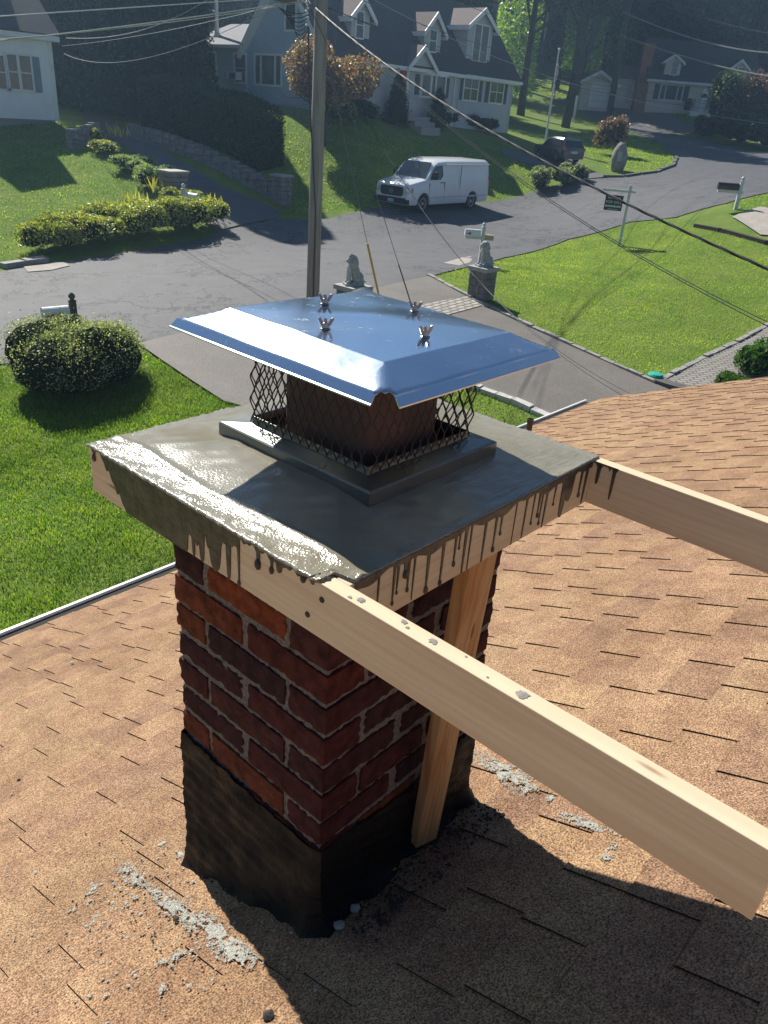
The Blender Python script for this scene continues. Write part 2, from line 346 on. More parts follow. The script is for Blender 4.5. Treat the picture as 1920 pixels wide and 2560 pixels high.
mb = MB(); a = Vector(p[0]); mb.box((-.1, -1.9, -.75), (.22, .1, .06)); mb.xf(Tz(a.x + .1, a.y, H(a.x, a.y) + .05, R(-4)))
tag(mb.build('retaining_block', mat('dark_block', (.08, .078, .075), .9, var=(.13, .125, .12), scale=5)), 'dark retaining wall end between driveway and paver walk', 'wall')

# ---------------------------------------------------------------- grass
blade_m = mat('grass_blades', (0.66, 0.78, 0.8), 0.55, spec=0.35, attr=True, var=(1.3, 1.14, 0.95), scale=1.1, detail=8, trans=0.6)
def in_poly(P, poly):
    x, y = P[:, 0], P[:, 1]; ins = np.zeros(len(P), bool); j = len(poly) - 1
    for i in range(len(poly)):
        xi, yi = poly[i][:2]; xj, yj = poly[j][:2]
        c = ((yi > y) != (yj > y)) & (x < (xj - xi) * (y - yi) / (yj - yi + 1e-12) + xi); ins ^= c; j = i
    return ins
def grass(name, poly, dens, hgt, wid, pal, label, group=None, patch=None, lean=.5):
    poly = [tuple(p)[:2] for p in poly]; a = np.array(poly); lo, hi = a.min(0), a.max(0); n = int(dens * np.prod(hi - lo))
    P = rng.uniform(lo, hi, (n, 2)); P = P[in_poly(P, poly)]; n = len(P)
    # clumps: density and height follow a coarse pattern
    ph = np.sin(P[:, 0] * 5.1 + np.sin(P[:, 1] * 3.7) * 2) * np.sin(P[:, 1] * 6.3 + np.sin(P[:, 0] * 2.9) * 2)
    ph2 = np.sin(P[:, 0] * 1.3 + 1.1 * np.sin(P[:, 1] * .9)) * np.sin(P[:, 1] * 1.7 + P[:, 0] * .6)
    h_ = hgt * (1 + .35 * ph) * rng.uniform(.55, 1.3, n)
    z = Hn(P[:, 0], P[:, 1]) + .005
    base = np.c_[P, z]; ang = rng.uniform(0, 2 * np.pi, n); ln = lean * rng.uniform(.2, 1.3, n)
    up = np.c_[np.cos(ang) * ln, np.sin(ang) * ln, np.ones(n)]; up /= np.linalg.norm(up, axis=1)[:, None]
    a2 = rng.uniform(0, 2 * np.pi, n); side = np.c_[np.cos(a2), np.sin(a2), np.zeros(n)]
    pal = np.array(pal); c = pal[rng.integers(0, len(pal), n)] * rng.uniform(.7, 1.3, n)[:, None] * (1 + .22 * ph2)[:, None]
    o = quads_mesh(name, base + up * (h_ / 2)[:, None], up * (h_ / 2)[:, None], side * wid * .5, c, blade_m)
    return tag(o, label, 'grass', group, 'stuff')
GP = [(.085, .165, .022), (.11, .195, .026), (.14, .22, .036), (.065, .135, .02), (.19, .23, .08)]
GPY = [(.17, .27, .045), (.20, .29, .05), (.235, .31, .065), (.145, .235, .04), (.26, .28, .10)]
grass('lawn_grass', [(0.0, 3.6), (0, 5.5), (1.5, 9.5), (2.8, 13), (5.0, 14.3)] + g2((150, 905), (345, 868), (400, 905), (480, 960), (560, 1010)) + [(8.0, 9.2), (8.0, 3.6)], 2100, .055, .015, GP, 'thick dark green clover lawn below the roof on the left')
grass('lawn_grass', [(8.0, 4), (8.0, 9.2), (9.6, 8.5), (11.9, 8.1), (12.0, 7.1), (12.0, 4.5)], 500, .06, .02, GP, 'small grass strip between chimney and the near driveway')
grass('lawn_grass', g2((1078, 694), (1261, 648), (1420, 602), (1574, 560), (1660, 548), (1740, 562), (1920, 605)) + [(33, 6.3)] + g2((1925, 808), (1760, 893), (1645, 955), (1500, 892), (1330, 818), (1180, 748), (1110, 706)), 420, .04, .022, GPY, 'bright sunlit right lawn with the sale sign')
grass('lawn_grass', g2((700, 540), (640, 430), (560, 330), (490, 262), (640, 268), (760, 285), (830, 300), (1000, 335), (1180, 360), (1300, 380), (1340, 474), (1225, 500), (1000, 530)), 130, .06, .045, GPY, 'sloping lawn in front of the grey house')
grass('lawn_grass', g2((0, 655), (118, 652), (160, 590), (360, 480), (300, 420), (235, 350), (200, 310), (0, 320)), 150, .06, .035, GPY[:4] + GP, 'banked lawn below the white house')
grass('lawn_grass', g2((1545, 436), (1640, 426), (1680, 410), (1686, 394), (1640, 365), (1560, 340), (1480, 320), (1440, 340), (1480, 400)), 90, .06, .05, GPY, 'corner lawn behind the boulder at the street bend')
grass('lawn_grass', g2((1640, 275), (1760, 280), (1830, 300), (1760, 316), (1700, 300)), 30, .1, .09, GPY, 'strip of lawn in front of the far tan house')
grass('lawn_grass', g2((1817, 512), (1920, 487), (2000, 480), (2000, 540), (1900, 522), (1850, 545)), 120, .06, .035, GPY, 'grass verge under the right-hand dark mailbox')
grass('lawn_grass', g2((1300, 200), (1480, 232), (1560, 262), (1540, 290), (1440, 262), (1300, 215)), 25, .12, .1, GPY, 'lit lawn slope beside the far garage')
# ================================================================ our house: roof, gutter
house = empty('house_roof', (0, 3.2, -4.9), 0, 'brown asphalt-shingle roof with white gutter, under the brick chimney', 'roof')
def under(parent, o):            # keep world position when parenting
    o.parent = parent; o.matrix_parent_inverse = Matrix.Translation(-Vector(parent.location)) if not parent.rotation_euler[2] else parent.matrix_world.inverted(); return o
shingle_m = mat('shingle_granules', (1.42, 1.28, 1.12), 0.88, spec=0.25, attr=True, var=(0.27, 0.235, 0.22), scale=260, detail=4, contrast=(0.36, 0.62), bump=0.002, bscale=330)
_nt = shingle_m.node_tree; _L = _nt.links.new; _b = [n for n in _nt.nodes if n.type == 'BSDF_PRINCIPLED'][0]; _tc = [n for n in _nt.nodes if n.type == 'TEX_COORD'][0]; _s = _b.inputs['Base Color'].links[0].from_socket
for _sc, _c1, _c2, _lo, _hi in ((9, (1.08, 1.06, 1.0, 1), (.88, .82, .79, 1), .42, .62), (60, (1.06, 1.06, 1.05, 1), (.9, .87, .86, 1), .40, .62), (2.1, (1, 1, 1, 1), (.88, .86, .84, 1), .45, .6)):
    _n = N(_nt, 'ShaderNodeTexNoise', Scale=float(_sc), Detail=5.0); _L(_tc.outputs['Object'], _n.inputs['Vector']); _r = N(_nt, 'ShaderNodeMapRange'); _r.inputs[1].default_value = _lo; _r.inputs[2].default_value = _hi; _L(_n.outputs['Fac'], _r.inputs[0])
    _m = N(_nt, 'ShaderNodeMix', data_type='RGBA'); _m.inputs[6].default_value = _c1; _m.inputs[7].default_value = _c2; _L(_r.outputs[0], _m.inputs[0]); _k = N(_nt, 'ShaderNodeMix', data_type='RGBA'); _k.blend_type = 'MULTIPLY'; _k.inputs[0].default_value = 1; _L(_s, _k.inputs[6]); _L(_m.outputs[2], _k.inputs[7]); _s = _k.outputs[2]
_L(_s, _b.inputs['Base Color'])
def tabquad(mb, x0, x1, y0, y1, h0, h1, c):
    P = lambda x, y, h: (x, y - h * 0.385, roofz(y) + h * 0.923)
    a, b, c_, d = P(x0, y0, h0), P(x1, y0, h0), P(x1, y1, h1), P(x0, y1, h1)
    a2, b2, c2, d2 = P(x0, y0, -.002), P(x1, y0, -.002), P(x1, y1, -.002), P(x0, y1, -.002)
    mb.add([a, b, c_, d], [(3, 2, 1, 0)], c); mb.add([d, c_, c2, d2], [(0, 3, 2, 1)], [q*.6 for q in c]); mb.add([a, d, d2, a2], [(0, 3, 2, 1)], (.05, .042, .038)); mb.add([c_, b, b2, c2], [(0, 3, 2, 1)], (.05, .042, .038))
TAN = [(.425, .315, .215), (.45, .335, .225), (.40, .285, .20), (.415, .295, .205), (.385, .27, .195), (.44, .32, .22), (.37, .26, .19), (.43, .31, .215)]
mb = MB(); mb.raw = True
XL, XR, YE = -1.7, 7.62, 3.225
k = 0; y1 = YE
while y1 > -1.35:
    y0 = y1 - .132; x = XL - random.uniform(0, .2); thick = random.random() < .5
    tone = random.choice(TAN)
    while x < XR:
        w_ = random.uniform(.08, .18) if thick else random.uniform(.05, .15)
        xe = min(x + w_, XR)
        if random.random() < .45: tone = random.choice(TAN)
        kk = random.uniform(.93, 1.07); tn = [q * kk for q in tone]
        if thick: tabquad(mb, x, xe, y0 - .004, y1 + random.uniform(-.002, .002), .0060, .0125, tn)
        else: tabquad(mb, x, xe, y0 - .004, y1, .001, .0055, [q * .97 for q in tn])
        x = xe; thick = not thick if random.random() < .85 else thick
    y1 -= .132; k += 1
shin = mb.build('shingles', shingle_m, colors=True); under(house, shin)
mb = MB()
def slab(mb, xa, xb, ya, yb, t0, t1):
    mb.add([(xa, ya, roofz(ya)+t1), (xb, ya, roofz(ya)+t1), (xb, yb, roofz(yb)+t1), (xa, yb, roofz(yb)+t1),
            (xa, ya, roofz(ya)+t0), (xb, ya, roofz(ya)+t0), (xb, yb, roofz(yb)+t0), (xa, yb, roofz(yb)+t0)],
           [(0,1,2,3),(7,6,5,4),(0,4,5,1),(1,5,6,2),(2,6,7,3),(3,7,4,0)])
slab(mb, -7.0, 7.6, -4.0, 3.20, -.16, -.004)
mb.add([(-7.0, -4.0, roofz(-4)-.004), (7.6, -4.0, roofz(-4)-.004), (7.6, -11.2, roofz(3.2)), (-7.0, -11.2, roofz(3.2)), (-7, -4, roofz(-4)-.2), (7.6, -4, roofz(-4)-.2), (7.6, -11.2, roofz(3.2)-.16), (-7, -11.2, roofz(3.2)-.16)],
       [(0,3,2,1),(4,5,6,7),(0,1,5,4),(2,3,7,6),(1,2,6,5),(3,0,4,7)])
under(house, mb.build('roof_deck', mat('roof_deck', (.42, .28, .18), .9, var=(.33, .2, .13), scale=60)))
mb = MB(); mb.box((-6.7, -10.8, -5.4), (7.3, 2.85, roofz(2.85) - .17))
under(house, mb.build('wall', mat('house_siding', (.62, .6, .55), .7, var=(.56, .54, .5), scale=3)))
# gutter: K-profile swept along the eave
gz = roofz(3.225)
white_m = mat('white_aluminium', (.80, .80, .78), .4, var=(.70, .70, .68), scale=4)
prof = [(3.235, gz-.10), (3.30, gz-.10), (3.345, gz-.045), (3.345, gz-.012), (3.325, gz-.012), (3.325, gz-.03), (3.29, gz-.09), (3.245, gz-.09), (3.243, gz-.012), (3.235, gz-.012)]
mb = MB(); xa, xb = -6.9, 7.45
mb.add([(xa, y, z) for y, z in prof] + [(xb, y, z) for y, z in prof], [tuple(range(10))[::-1], tuple(range(10, 20))] + [(i, (i+1) % 10, 10+(i+1) % 10, 10+i) for i in range(10)])
under(house, mb.build('gutter', white_m))
mb = MB(); mb.box((-6.88, 3.246, gz-.088), (7.43, 3.322, gz-.03)); under(house, mb.build('gutter_shade_fill', mat('gutter_shade', (.03, .027, .024), .9)))  # dark fill box: the shade inside the gutter, put into its colour
mb = MB(); mb.box((-6.9, 3.19, gz-.19), (7.58, 3.232, gz-.03)); under(house, mb.build('fascia', white_m))
mb = MB()
mb.add([(7.60, y, roofz(y) + z) for y, z in ((3.23, .006), (3.23, -.15), (-4, -.15), (-4, .006))] + [(7.63, y, roofz(y) + z) for y, z in ((3.23, .006), (3.23, -.15), (-4, -.15), (-4, .006))],
       [(0,1,2,3),(7,6,5,4),(0,4,5,1),(1,5,6,2),(2,6,7,3),(3,7,4,0)])
under(house, mb.build('rake_trim', mat('brown_metal', (.12, .075, .06), .5)))

# vent pipe
vp = RP(1315, 1118)
v = empty('vent_pipe', tuple(vp), 0, 'short dark brown pipe rising from the roof near the gutter behind the chimney', 'vent pipe')
mb = MB(); mb.lathe([(.026, -.05), (.026, .235), (.030, .235), (.030, .265), (.024, .265), (.024, .2)], n=20); mb.build('pipe', mat('vent_brown', (.07, .035, .028), .45), v, auto=40)
mb = MB(); mb.lathe([(.075, -.06), (.07, .0), (.03, .06), (.028, .08)], n=20); mb.build('flashing_collar', MATS['vent_brown'], v, auto=40)

# ================================================================ chimney
ch = empty('brick_chimney', (0.361, 0.335, -1.0), 0, 'square red brick chimney with tarred base and wet grey cement crown', 'chimney')
CX, CY, CW, CD = .1093, .1156, .504, .44
brick_m = mat('old_brick', (.95, .92, .95), .88, spec=.18, attr=True, var=(.34, .33, .37), scale=34, detail=10, contrast=(.34, .66), bump=.003, bscale=130)
mortar_m = mat('sandy_mortar', (.13, .12, .105), .95, var=(.25, .235, .205), scale=150, detail=4, bump=.004, bscale=160)
BC = [(.105, .034, .031), (.08, .029, .03), (.066, .028, .03), (.12, .036, .031), (.09, .031, .031), (.058, .027, .03)]
BO = [(.27, .07, .032), (.22, .058, .032)]
def brick(mb, a, b, col):
    """one weathered brick: subdivided box, rounded arrises, chipped"""
    a = Vector(a); b = Vector(b); n = [max(2, int((b[i] - a[i]) / .009)) for i in range(3)]
    c0 = (a + b) / 2; hs = (b - a) / 2; rr = .0045; idx = {}; vs = []; fs = []
    off = random.uniform(-.0025, .003); seed = random.random() * 50
    def vert(i, j, k):
        key = (i, j, k)
        if key in idx: return idx[key]
        p = Vector((-1 + 2*i/n[0], -1 + 2*j/n[1], -1 + 2*k/n[2])); q = Vector((p[0]*hs[0], p[1]*hs[1], p[2]*hs[2]))
        inner = Vector([max(-hs[t]+rr, min(hs[t]-rr, q[t])) for t in range(3)]); d = q - inner
        if d.length > 1e-9: q = inner + d.normalized() * rr
        nz = math.sin(q.x*140+seed)*math.sin(q.z*190+seed*2)+math.sin(q.y*120+seed*3+q.z*60)
        nrm = Vector([q[t]/hs[t] if abs(q[t]) > hs[t]*.85 else 0 for t in range(3)])
        if nrm.length > 1.2 and random.random() < .25: q -= nrm.normalized() * random.uniform(.0005, .0035)
        q += nrm * (nz * .0005 + random.uniform(-.0008, .0008) + off*.8)
        idx[key] = len(vs); vs.append(c0 + q); return idx[key]
    for ax in range(3):
        u, v_ = [t for t in range(3) if t != ax]
        for side in (0, n[ax]):
            for i in range(n[u]):
                for j in range(n[v_]):
                    q = []
                    for di, dj in ((0,0),(1,0),(1,1),(0,1)):
                        key = [0,0,0]; key[ax] = side; key[u] = i+di; key[v_] = j+dj; q.append(vert(*key))
                    fs.append(tuple(q))
    mb.add(vs, fs, col)
mb = MB(); T0 = -.09
zt = -.2708 + .07 * 2; C_ = .07
BM = .0118
for k in range(-1, 12):
    z1 = -.2708 + .07 - .07 * k - BM / 2; z0 = z1 - .07 + BM
    if z0 > -.09: continue
    z1 = min(z1, -.088)
    typeA = (k % 2 == 1)
    D = .095
    bricks = []
    if typeA:
        for ya, yb in ((0, .2105), (.2295, .44)): bricks += [((0, ya), (D, yb)), ((CW - D, ya), (CW, yb))]
        for xa, xb in ((D + BM, .2935), (.3125, CW - D - BM)): bricks += [((xa, 0), (xb, D)), ((xa, CD - D), (xb, CD))]
    else:
        for xa, xb in ((0, .200), (.218, .405), (.424, CW)): bricks += [((xa, 0), (xb, D)), ((xa, CD - D), (xb, CD))]
        for ya, yb in ((D + BM, CD - D - BM),): bricks += [((0, ya), (D, yb)), ((CW - D, ya), (CW, yb))]
    for (xa, ya), (xb, yb) in bricks:
        jx = random.uniform(-.002, .002)
        col = random.choice(BC) if random.random() > .04 else random.choice(BO)
        if k == 0 and xa == 0 and abs(ya - .106) < .01: col = BO[0]
        if k == -1: col = BC[1]
        if k == 6 and xa == 0 and ya > .1: col = BO[1]
        if k == 2 and xa == 0 and ya > .3: col = BO[1]
        col = [c * random.uniform(.85, 1.1) for c in col]
        brick(mb, (CX + xa + .0015, CY + ya, z0 + random.uniform(-.001, .001)), (CX + xb - .0015, CY + yb, z1 + random.uniform(-.0015, .001)), col)
under(ch, mb.build('brickwork', brick_m, colors=True, auto=50))
mb = MB(); n1 = 60
per = [(CX+.006, CY+.006), (CX+CW-.006, CY+.006), (CX+CW-.006, CY+CD-.006), (CX+.006, CY+CD-.006)]
def ring(per, step):
    out = []
    for (xa, ya), (xb, yb) in zip(per, per[1:] + per[:1]):
        L_ = math.hypot(xb-xa, yb-ya); n = max(1, int(L_/step))
        for i in range(n): t = i/n; out.append((xa+(xb-xa)*t, ya+(yb-ya)*t, (yb-ya)/L_, -(xb-xa)/L_))
    return out
rg = ring(per, .008); zs = np.arange(-1.2, -.08, .008); vs = []
for z in zs:
    for x, y, nx, ny in rg: r_ = random.uniform(-.0016, .0022); vs.append((x+nx*r_, y+ny*r_, z))
m_ = len(rg); mb.add(vs, [(j*m_+i, j*m_+(i+1) % m_, (j+1)*m_+(i+1) % m_, (j+1)*m_+i) for j in range(len(zs)-1) for i in range(m_)])
under(ch, mb.build('mortar_joints', mortar_m))
# tar coat round the base, flaring on to the shingles
tar_m = mat('roofing_tar', (.006, .0064, .0072), .65, spec=.22, var=(.012, .012, .0125), scale=30, detail=12, contrast=(.35, .75), bump=.003, bscale=110, rvar=(12, .45, .85))
mb = MB(); rg = ring([(CX, CY), (CX+CW, CY), (CX+CW, CY+CD), (CX, CY+CD)], .009); m_ = len(rg); NV = 46; vs = []
for j in range(NV + 1):
    t = j / NV
    for i, (x, y, nx, ny) in enumerate(rg):
        top = -.693 + .004*math.sin(x*17+y*11) + .0025*math.sin(x*113-y*90) + .0015*math.sin(x*260+y*300) + random.uniform(-.0015, .0015)
        if ny < -.5: top += -.03 * max(0, math.sin((x-.2)*9))       # sagging edge on the shaded face
        bot = roofz(y + ny*.05) - .004
        z = top + (bot - top) * t
        o = .004 + .004*min(1, t*20) + .0018*math.sin(z*33+x*21+y*17)*min(1, t*6) + .0014*math.sin(z*170+x*60) + random.uniform(-.0012, .0012)
        d = max(0, z - bot); o += (.020+.010*math.sin(x*37+y*29)+.006*math.sin(x*91-y*70))*math.exp(-d/.016) + .010*math.exp(-d/.07)*(1+.4*math.sin(x*40+y*33))
        corner = 1
        vs.append((x + nx*o, y + ny*o, z))
fs = [(j*m_+i, j*m_+(i+1) % m_, (j+1)*m_+(i+1) % m_, (j+1)*m_+i) for j in range(NV) for i in range(m_)]
mb.add(vs, fs); tar = under(ch, mb.build('tar_flashing', tar_m, auto=60))
# cement crown
cem_m = mat('wet_cement', (.26, .238, .175), .2, spec=.5, var=(.31, .29, .235), scale=3.5, stretch=(2.2, 1, 1), detail=7, contrast=(.4, .6), bump=.0005, bscale=16, rvar=(7, .12, .25))
_nt = cem_m.node_tree; _b = [n for n in _nt.nodes if n.type == 'BSDF_PRINCIPLED'][0]; _tc = [n for n in _nt.nodes if n.type == 'TEX_COORD'][0]
_old = _b.inputs['Normal'].links[0].from_socket; _sx = N(_nt, 'ShaderNodeSeparateXYZ'); _nt.links.new(_tc.outputs['Object'], _sx.inputs[0])
_mr = N(_nt, 'ShaderNodeMapRange'); _mr.inputs[1].default_value = .035; _mr.inputs[2].default_value = .15; _mr.inputs[3].default_value = 1; _mr.inputs[4].default_value = .03; _nt.links.new(_sx.outputs['X'], _mr.inputs[0])
_n = N(_nt, 'ShaderNodeTexNoise', Scale=260.0, Detail=2.0); _nt.links.new(_tc.outputs['Object'], _n.inputs['Vector'])
_bp = N(_nt, 'ShaderNodeBump', Distance=.0011); _nt.links.new(_mr.outputs[0], _bp.inputs['Strength']); _nt.links.new(_n.outputs['Fac'], _bp.inputs['Height']); _nt.links.new(_old, _bp.inputs['Normal']); _mp = N(_nt, 'ShaderNodeMapping'); _mp.inputs['Scale'].default_value = (22, 95, 1); _mp.inputs['Rotation'].default_value = (0, 0, .5); _nt.links.new(_tc.outputs['Object'], _mp.inputs[0]); _n2 = N(_nt, 'ShaderNodeTexNoise', Scale=1.0, Detail=4.0, Distortion=.8); _nt.links.new(_mp.outputs[0], _n2.inputs['Vector'])
_m2 = N(_nt, 'ShaderNodeMapRange'); _m2.inputs[1].default_value = .28; _m2.inputs[2].default_value = .45; _nt.links.new(_sx.outputs['X'], _m2.inputs[0]); _b2 = N(_nt, 'ShaderNodeBump', Distance=.0022); _nt.links.new(_m2.outputs[0], _b2.inputs['Strength']); _nt.links.new(_n2.outputs['Fac'], _b2.inputs['Height']); _nt.links.new(_bp.outputs[0], _b2.inputs['Normal']); _nt.links.new(_b2.outputs[0], _b.inputs['Normal'])
W1, D1 = .7195, .630; NX, NY = 150, 130; vs = []
def crown_z(x, y):
    d = min(x, W1 - x, y, D1 - y)
    z = .003 + .020 * min(1, max(0, d - .02) / .17)
    z += .0005*math.sin(x*60+math.sin(y*35)*1.6)*math.sin(y*22+x*9) + .0003*math.sin(y*130+x*37+2*math.sin(x*50))
    if x < .05: z += .0008*math.sin(y*75+x*90)*math.sin(x*140) + random.uniform(0, .0009)      # trowelled ridge along the left form
    if x < .085 and x > .03: z += .0035*math.exp(-((x - .052 - .006*math.sin(y*14))/.007)**2)
    if d < .012: z += random.uniform(-.001, .0012)
    return z
for j in range(NY + 1):
    for i in range(NX + 1):
        x = -.003 + W1*i/NX; y = .0 + D1*j/NY
        xx = x + (random.uniform(-.003, .0012) if i in (0, NX) else 0); yy = y + (random.uniform(-.001, .0015) if j in (0, NY) else 0)
        if j == 0 and x < .034: yy = .03 + random.uniform(-.004, .004)          # bare wood at the front corner
        elif x < .034 and y < .04: yy = .03 + y * .4
        vs.append((xx, yy, crown_z(x, y)))
n_ = NX + 1; fs = [(j*n_+i, j*n_+i+1, (j+1)*n_+i+1, (j+1)*n_+i) for j in range(NY) for i in range(NX)]
loop = [i for i in range(n_)] + [j*n_+NX for j in range(1, NY+1)] + [NY*n_+i for i in range(NX-1, -1, -1)] + [j*n_ for j in range(NY-1, 0, -1)]
b0 = len(vs); vs += [(vs[i][0], vs[i][1], -.0002) for i in loop]
fs += [(loop[i], b0+i, b0+(i+1) % len(loop), loop[(i+1) % len(loop)]) for i in range(len(loop))]
mb = MB(); mb.add(vs, fs); under(ch, mb.build('cement_crown', cem_m, smooth=True))
mb = MB(); mb.box((.0265, .0265, -.088), (.691, .6015, -.001)); under(ch, mb.build('crown_slab', mat('raw_cement', (.2, .19, .17), .8)))
# flue tile standing through the crown
mb = MB(); fx0, fx1, fy0, fy1 = .262, .452, .198, .412
fl = bmesh.new(); bmesh.ops.create_cube(fl, size=1); 
for vv in fl.verts: vv.co = Vector((fx0 + (vv.co.x+.5)*(fx1-fx0), fy0 + (vv.co.y+.5)*(fy1-fy0), .0 + (vv.co.z+.5)*.168))
bmesh.ops.bevel(fl, geom=[e for e in fl.edges], offset=.02, segments=4, affect='EDGES', profile=.5)
top = [f for f in fl.faces if f.normal.z > .99]; r_ = bmesh.ops.inset_region(fl, faces=top, thickness=.004); 
bmesh.ops.translate(fl, verts=list({v_ for f in top for v_ in f.verts}), vec=(0, 0, -.12))
me = bpy.data.meshes.new('flue_tile'); fl.to_mesh(me); fl.free(); me.materials.append(mat('sooty_clay', (.15, .085, .075), .85, var=(.075, .05, .05), scale=9, bump=.002)); 
o = bpy.data.objects.new('flue_tile', me); COL.objects.link(o); under(ch, o)

# ================================================================ form boards
def wood(name, c1, c2, axis, seed=0):
    m = bpy.data.materials.new(name); m.use_nodes = True; nt = m.node_tree; L = nt.links.new; b = nt.nodes['Principled BSDF']
    tc = N(nt, 'ShaderNodeTexCoord'); mp = N(nt, 'ShaderNodeMapping'); sc = [26, 26, 26]; sc[axis] = 1.1; mp.inputs['Scale'].default_value = sc; mp.inputs['Location'].default_value = (seed, seed*2, seed)
    L(tc.outputs['Object'], mp.inputs[0])
    nz = N(nt, 'ShaderNodeTexNoise', Scale=1.0, Detail=9.0, Roughness=.62, Distortion=1.4); L(mp.outputs[0], nz.inputs['Vector'])
    wv = N(nt, 'ShaderNodeTexWave', Scale=.9, Distortion=7.0, Detail=3.0); wv.bands_direction = 'Z' if axis != 2 else 'X'; L(mp.outputs[0], wv.inputs['Vector'])
    r1 = N(nt, 'ShaderNodeMapRange'); r1.inputs[1].default_value = .35; r1.inputs[2].default_value = .7; L(nz.outputs['Fac'], r1.inputs[0])
    a = N(nt, 'ShaderNodeMath', operation='MULTIPLY_ADD'); L(wv.outputs['Fac'], a.inputs[0]); a.inputs[1].default_value = .25; L(r1.outputs[0], a.inputs[2])
    mx = N(nt, 'ShaderNodeMix', data_type='RGBA'); mx.inputs[6].default_value = (*c1, 1); mx.inputs[7].default_value = (*c2, 1); L(a.outputs[0], mx.inputs[0])
    n5 = N(nt, 'ShaderNodeTexNoise', Scale=.35, Detail=3.0); L(mp.outputs[0], n5.inputs['Vector']); r5 = N(nt, 'ShaderNodeMapRange'); r5.inputs[1].default_value = .45; r5.inputs[2].default_value = .7; r5.inputs[4].default_value = .55; L(n5.outputs['Fac'], r5.inputs[0])
    m5 = N(nt, 'ShaderNodeMix', data_type='RGBA'); L(r5.outputs[0], m5.inputs[0]); L(mx.outputs[2], m5.inputs[6]); m5.inputs[7].default_value = (c2[0]*.92, c2[1]*.78, c2[2]*.72, 1); mx = m5
    vk = N(nt, 'ShaderNodeTexVoronoi', Scale=1.0); mk = N(nt, 'ShaderNodeMapping'); sk = [22, 22, 22]; sk[axis] = 4.5; mk.inputs['Scale'].default_value = sk; mk.inputs['Location'].default_value = (seed+.3, seed+1.7, .4); L(tc.outputs['Object'], mk.inputs[0]); L(mk.outputs[0], vk.inputs['Vector'])
    rk = N(nt, 'ShaderNodeMapRange'); rk.inputs[1].default_value = .06; rk.inputs[2].default_value = .11; rk.inputs[3].default_value = .75; rk.inputs[4].default_value = 0; L(vk.outputs['Distance'], rk.inputs[0]); m6 = N(nt, 'ShaderNodeMix', data_type='RGBA'); L(rk.outputs[0], m6.inputs[0]); L(mx.outputs[2], m6.inputs[6]); m6.inputs[7].default_value = (c2[0]*.45, c2[1]*.3, c2[2]*.25, 1); mx = m6
    L(mx.outputs[2], b.inputs['Base Color']); b.inputs['Roughness'].default_value = .62; b.inputs['Specular IOR Level'].default_value = .3
    bp = N(nt, 'ShaderNodeBump', Distance=.0006); L(a.outputs[0], bp.inputs['Height']); L(bp.outputs[0], b.inputs['Normal']); return m
pineY = wood('pine_board', (.80, .67, .47), (.68, .53, .35), 1); pineX = wood('pine_board_cross', (.68, .59, .42), (.58, .48, .32), 0, 3); pineZ = wood('pine_stud', (.62, .43, .22), (.40, .20, .08), 2, 6)
spl_m = mat('cement_splash', (.085, .078, .062), .4, spec=.45, var=(.03, .029, .026), scale=45, detail=9, contrast=(.38, .6), bump=.002, bscale=90)
def board(name, a, b, m, label):
    c0 = ((a[0]+b[0])/2, (a[1]+b[1])/2, a[2]); e = empty(name, c0, 0, label, 'board', 'form boards round the crown')
    mb = MB(); mb.box([a[i]-c0[i] for i in range(3)], [b[i]-c0[i] for i in range(3)]); mb.build('plank', m, e, bevel=.0012); return e, Vector(c0)
HB = -.0889
bl, cl = board('form_board', (0, -.568, HB), (.0255, .628, 0), pineY, 'long pine board in front, screwed, its near end jutting over the roof at lower right')
br_, cr = board('form_board', (.692, -.62, HB), (.7175, .628, 0), pineY, 'long pine board running off the right edge of the photo from the crown')
bn, cn = board('form_board', (.0262, .0, HB), (.6913, .0255, -.0008), pineX, 'short pine cross board streaked with thin cement drips above the leaning stud')
bf, cf = board('form_board', (.0262, .6025, HB), (.6913, .628, -.0008), pineX, 'hidden short pine board at the far edge of the crown, lawn behind it')
def drip_sheet(parent, c0, u0, u1, fn, place, name='cement_drips', du=.0012, th=.0016, beads=()):
    """sheet of run-down cement on a vertical face: fn(u) gives how far it hangs"""
    mb = MB(); n = int((u1-u0)/du); d = [fn(u0 + du*i) for i in range(n+1)]
    for i in range(n):
        a, b = d[i], d[i+1]
        if a < .0015 and b < .0015: continue
        ua, ub = u0+du*i, u0+du*(i+1); a = max(a, .0005); b = max(b, .0005)
        P = lambda u, z, t: Vector(place(u, z, t)) - c0
        mb.add([P(ua, .001, th), P(ub, .001, th), P(ub, -b, th), P(ua, -a, th), P(ub, -b, 0), P(ua, -a, 0)], [(0,1,2,3),(3,2,4,5)])
    for cu, w_, l in beads:
        p_ = Vector(place(cu, -min(l, .084) + .001, th*.6)) - c0; mb.ball(p_, w_*random.uniform(1.15, 1.6), 8, sc=(1, 1, 1.7))
    return mb.build(name, spl_m, parent)
def drips(lst, base):
    def f(u):
        d = base(u)
        for c, w_, l in lst:
            t = abs(u - c) / w_
            if t < 1: d = max(d, l * (1 - t**3) ** .5)
            elif t < 2.4: d = max(d, .010 * (2.4 - t) / 1.4)
        return min(d, .0885)
    return f
def lbase(y):
    if y > .592: return 0
    w_ = .004*math.sin(y*210)+.003*math.sin(y*430+1)
    if y > .50: return min(.0885, (.592-y)*1.15 + w_)
    if y > .345: return .0885
    if y > .23: return .062 - (.345-y)*.30 + 2*w_
    if y > .205: return .022 + w_
    return max(.002, .006 + w_*.7) if y > .04 else 0
LL = [(.611, .0035, .018), (.34, .009, .0885), (.318, .005, .0885), (.296, .008, .0885), (.262, .017, .0885), (.228, .006, .0885), (.203, .0025, .085), (.158, .004, .030), (.128, .003, .026), (.112, .007, .022), (.062, .004, .008)]
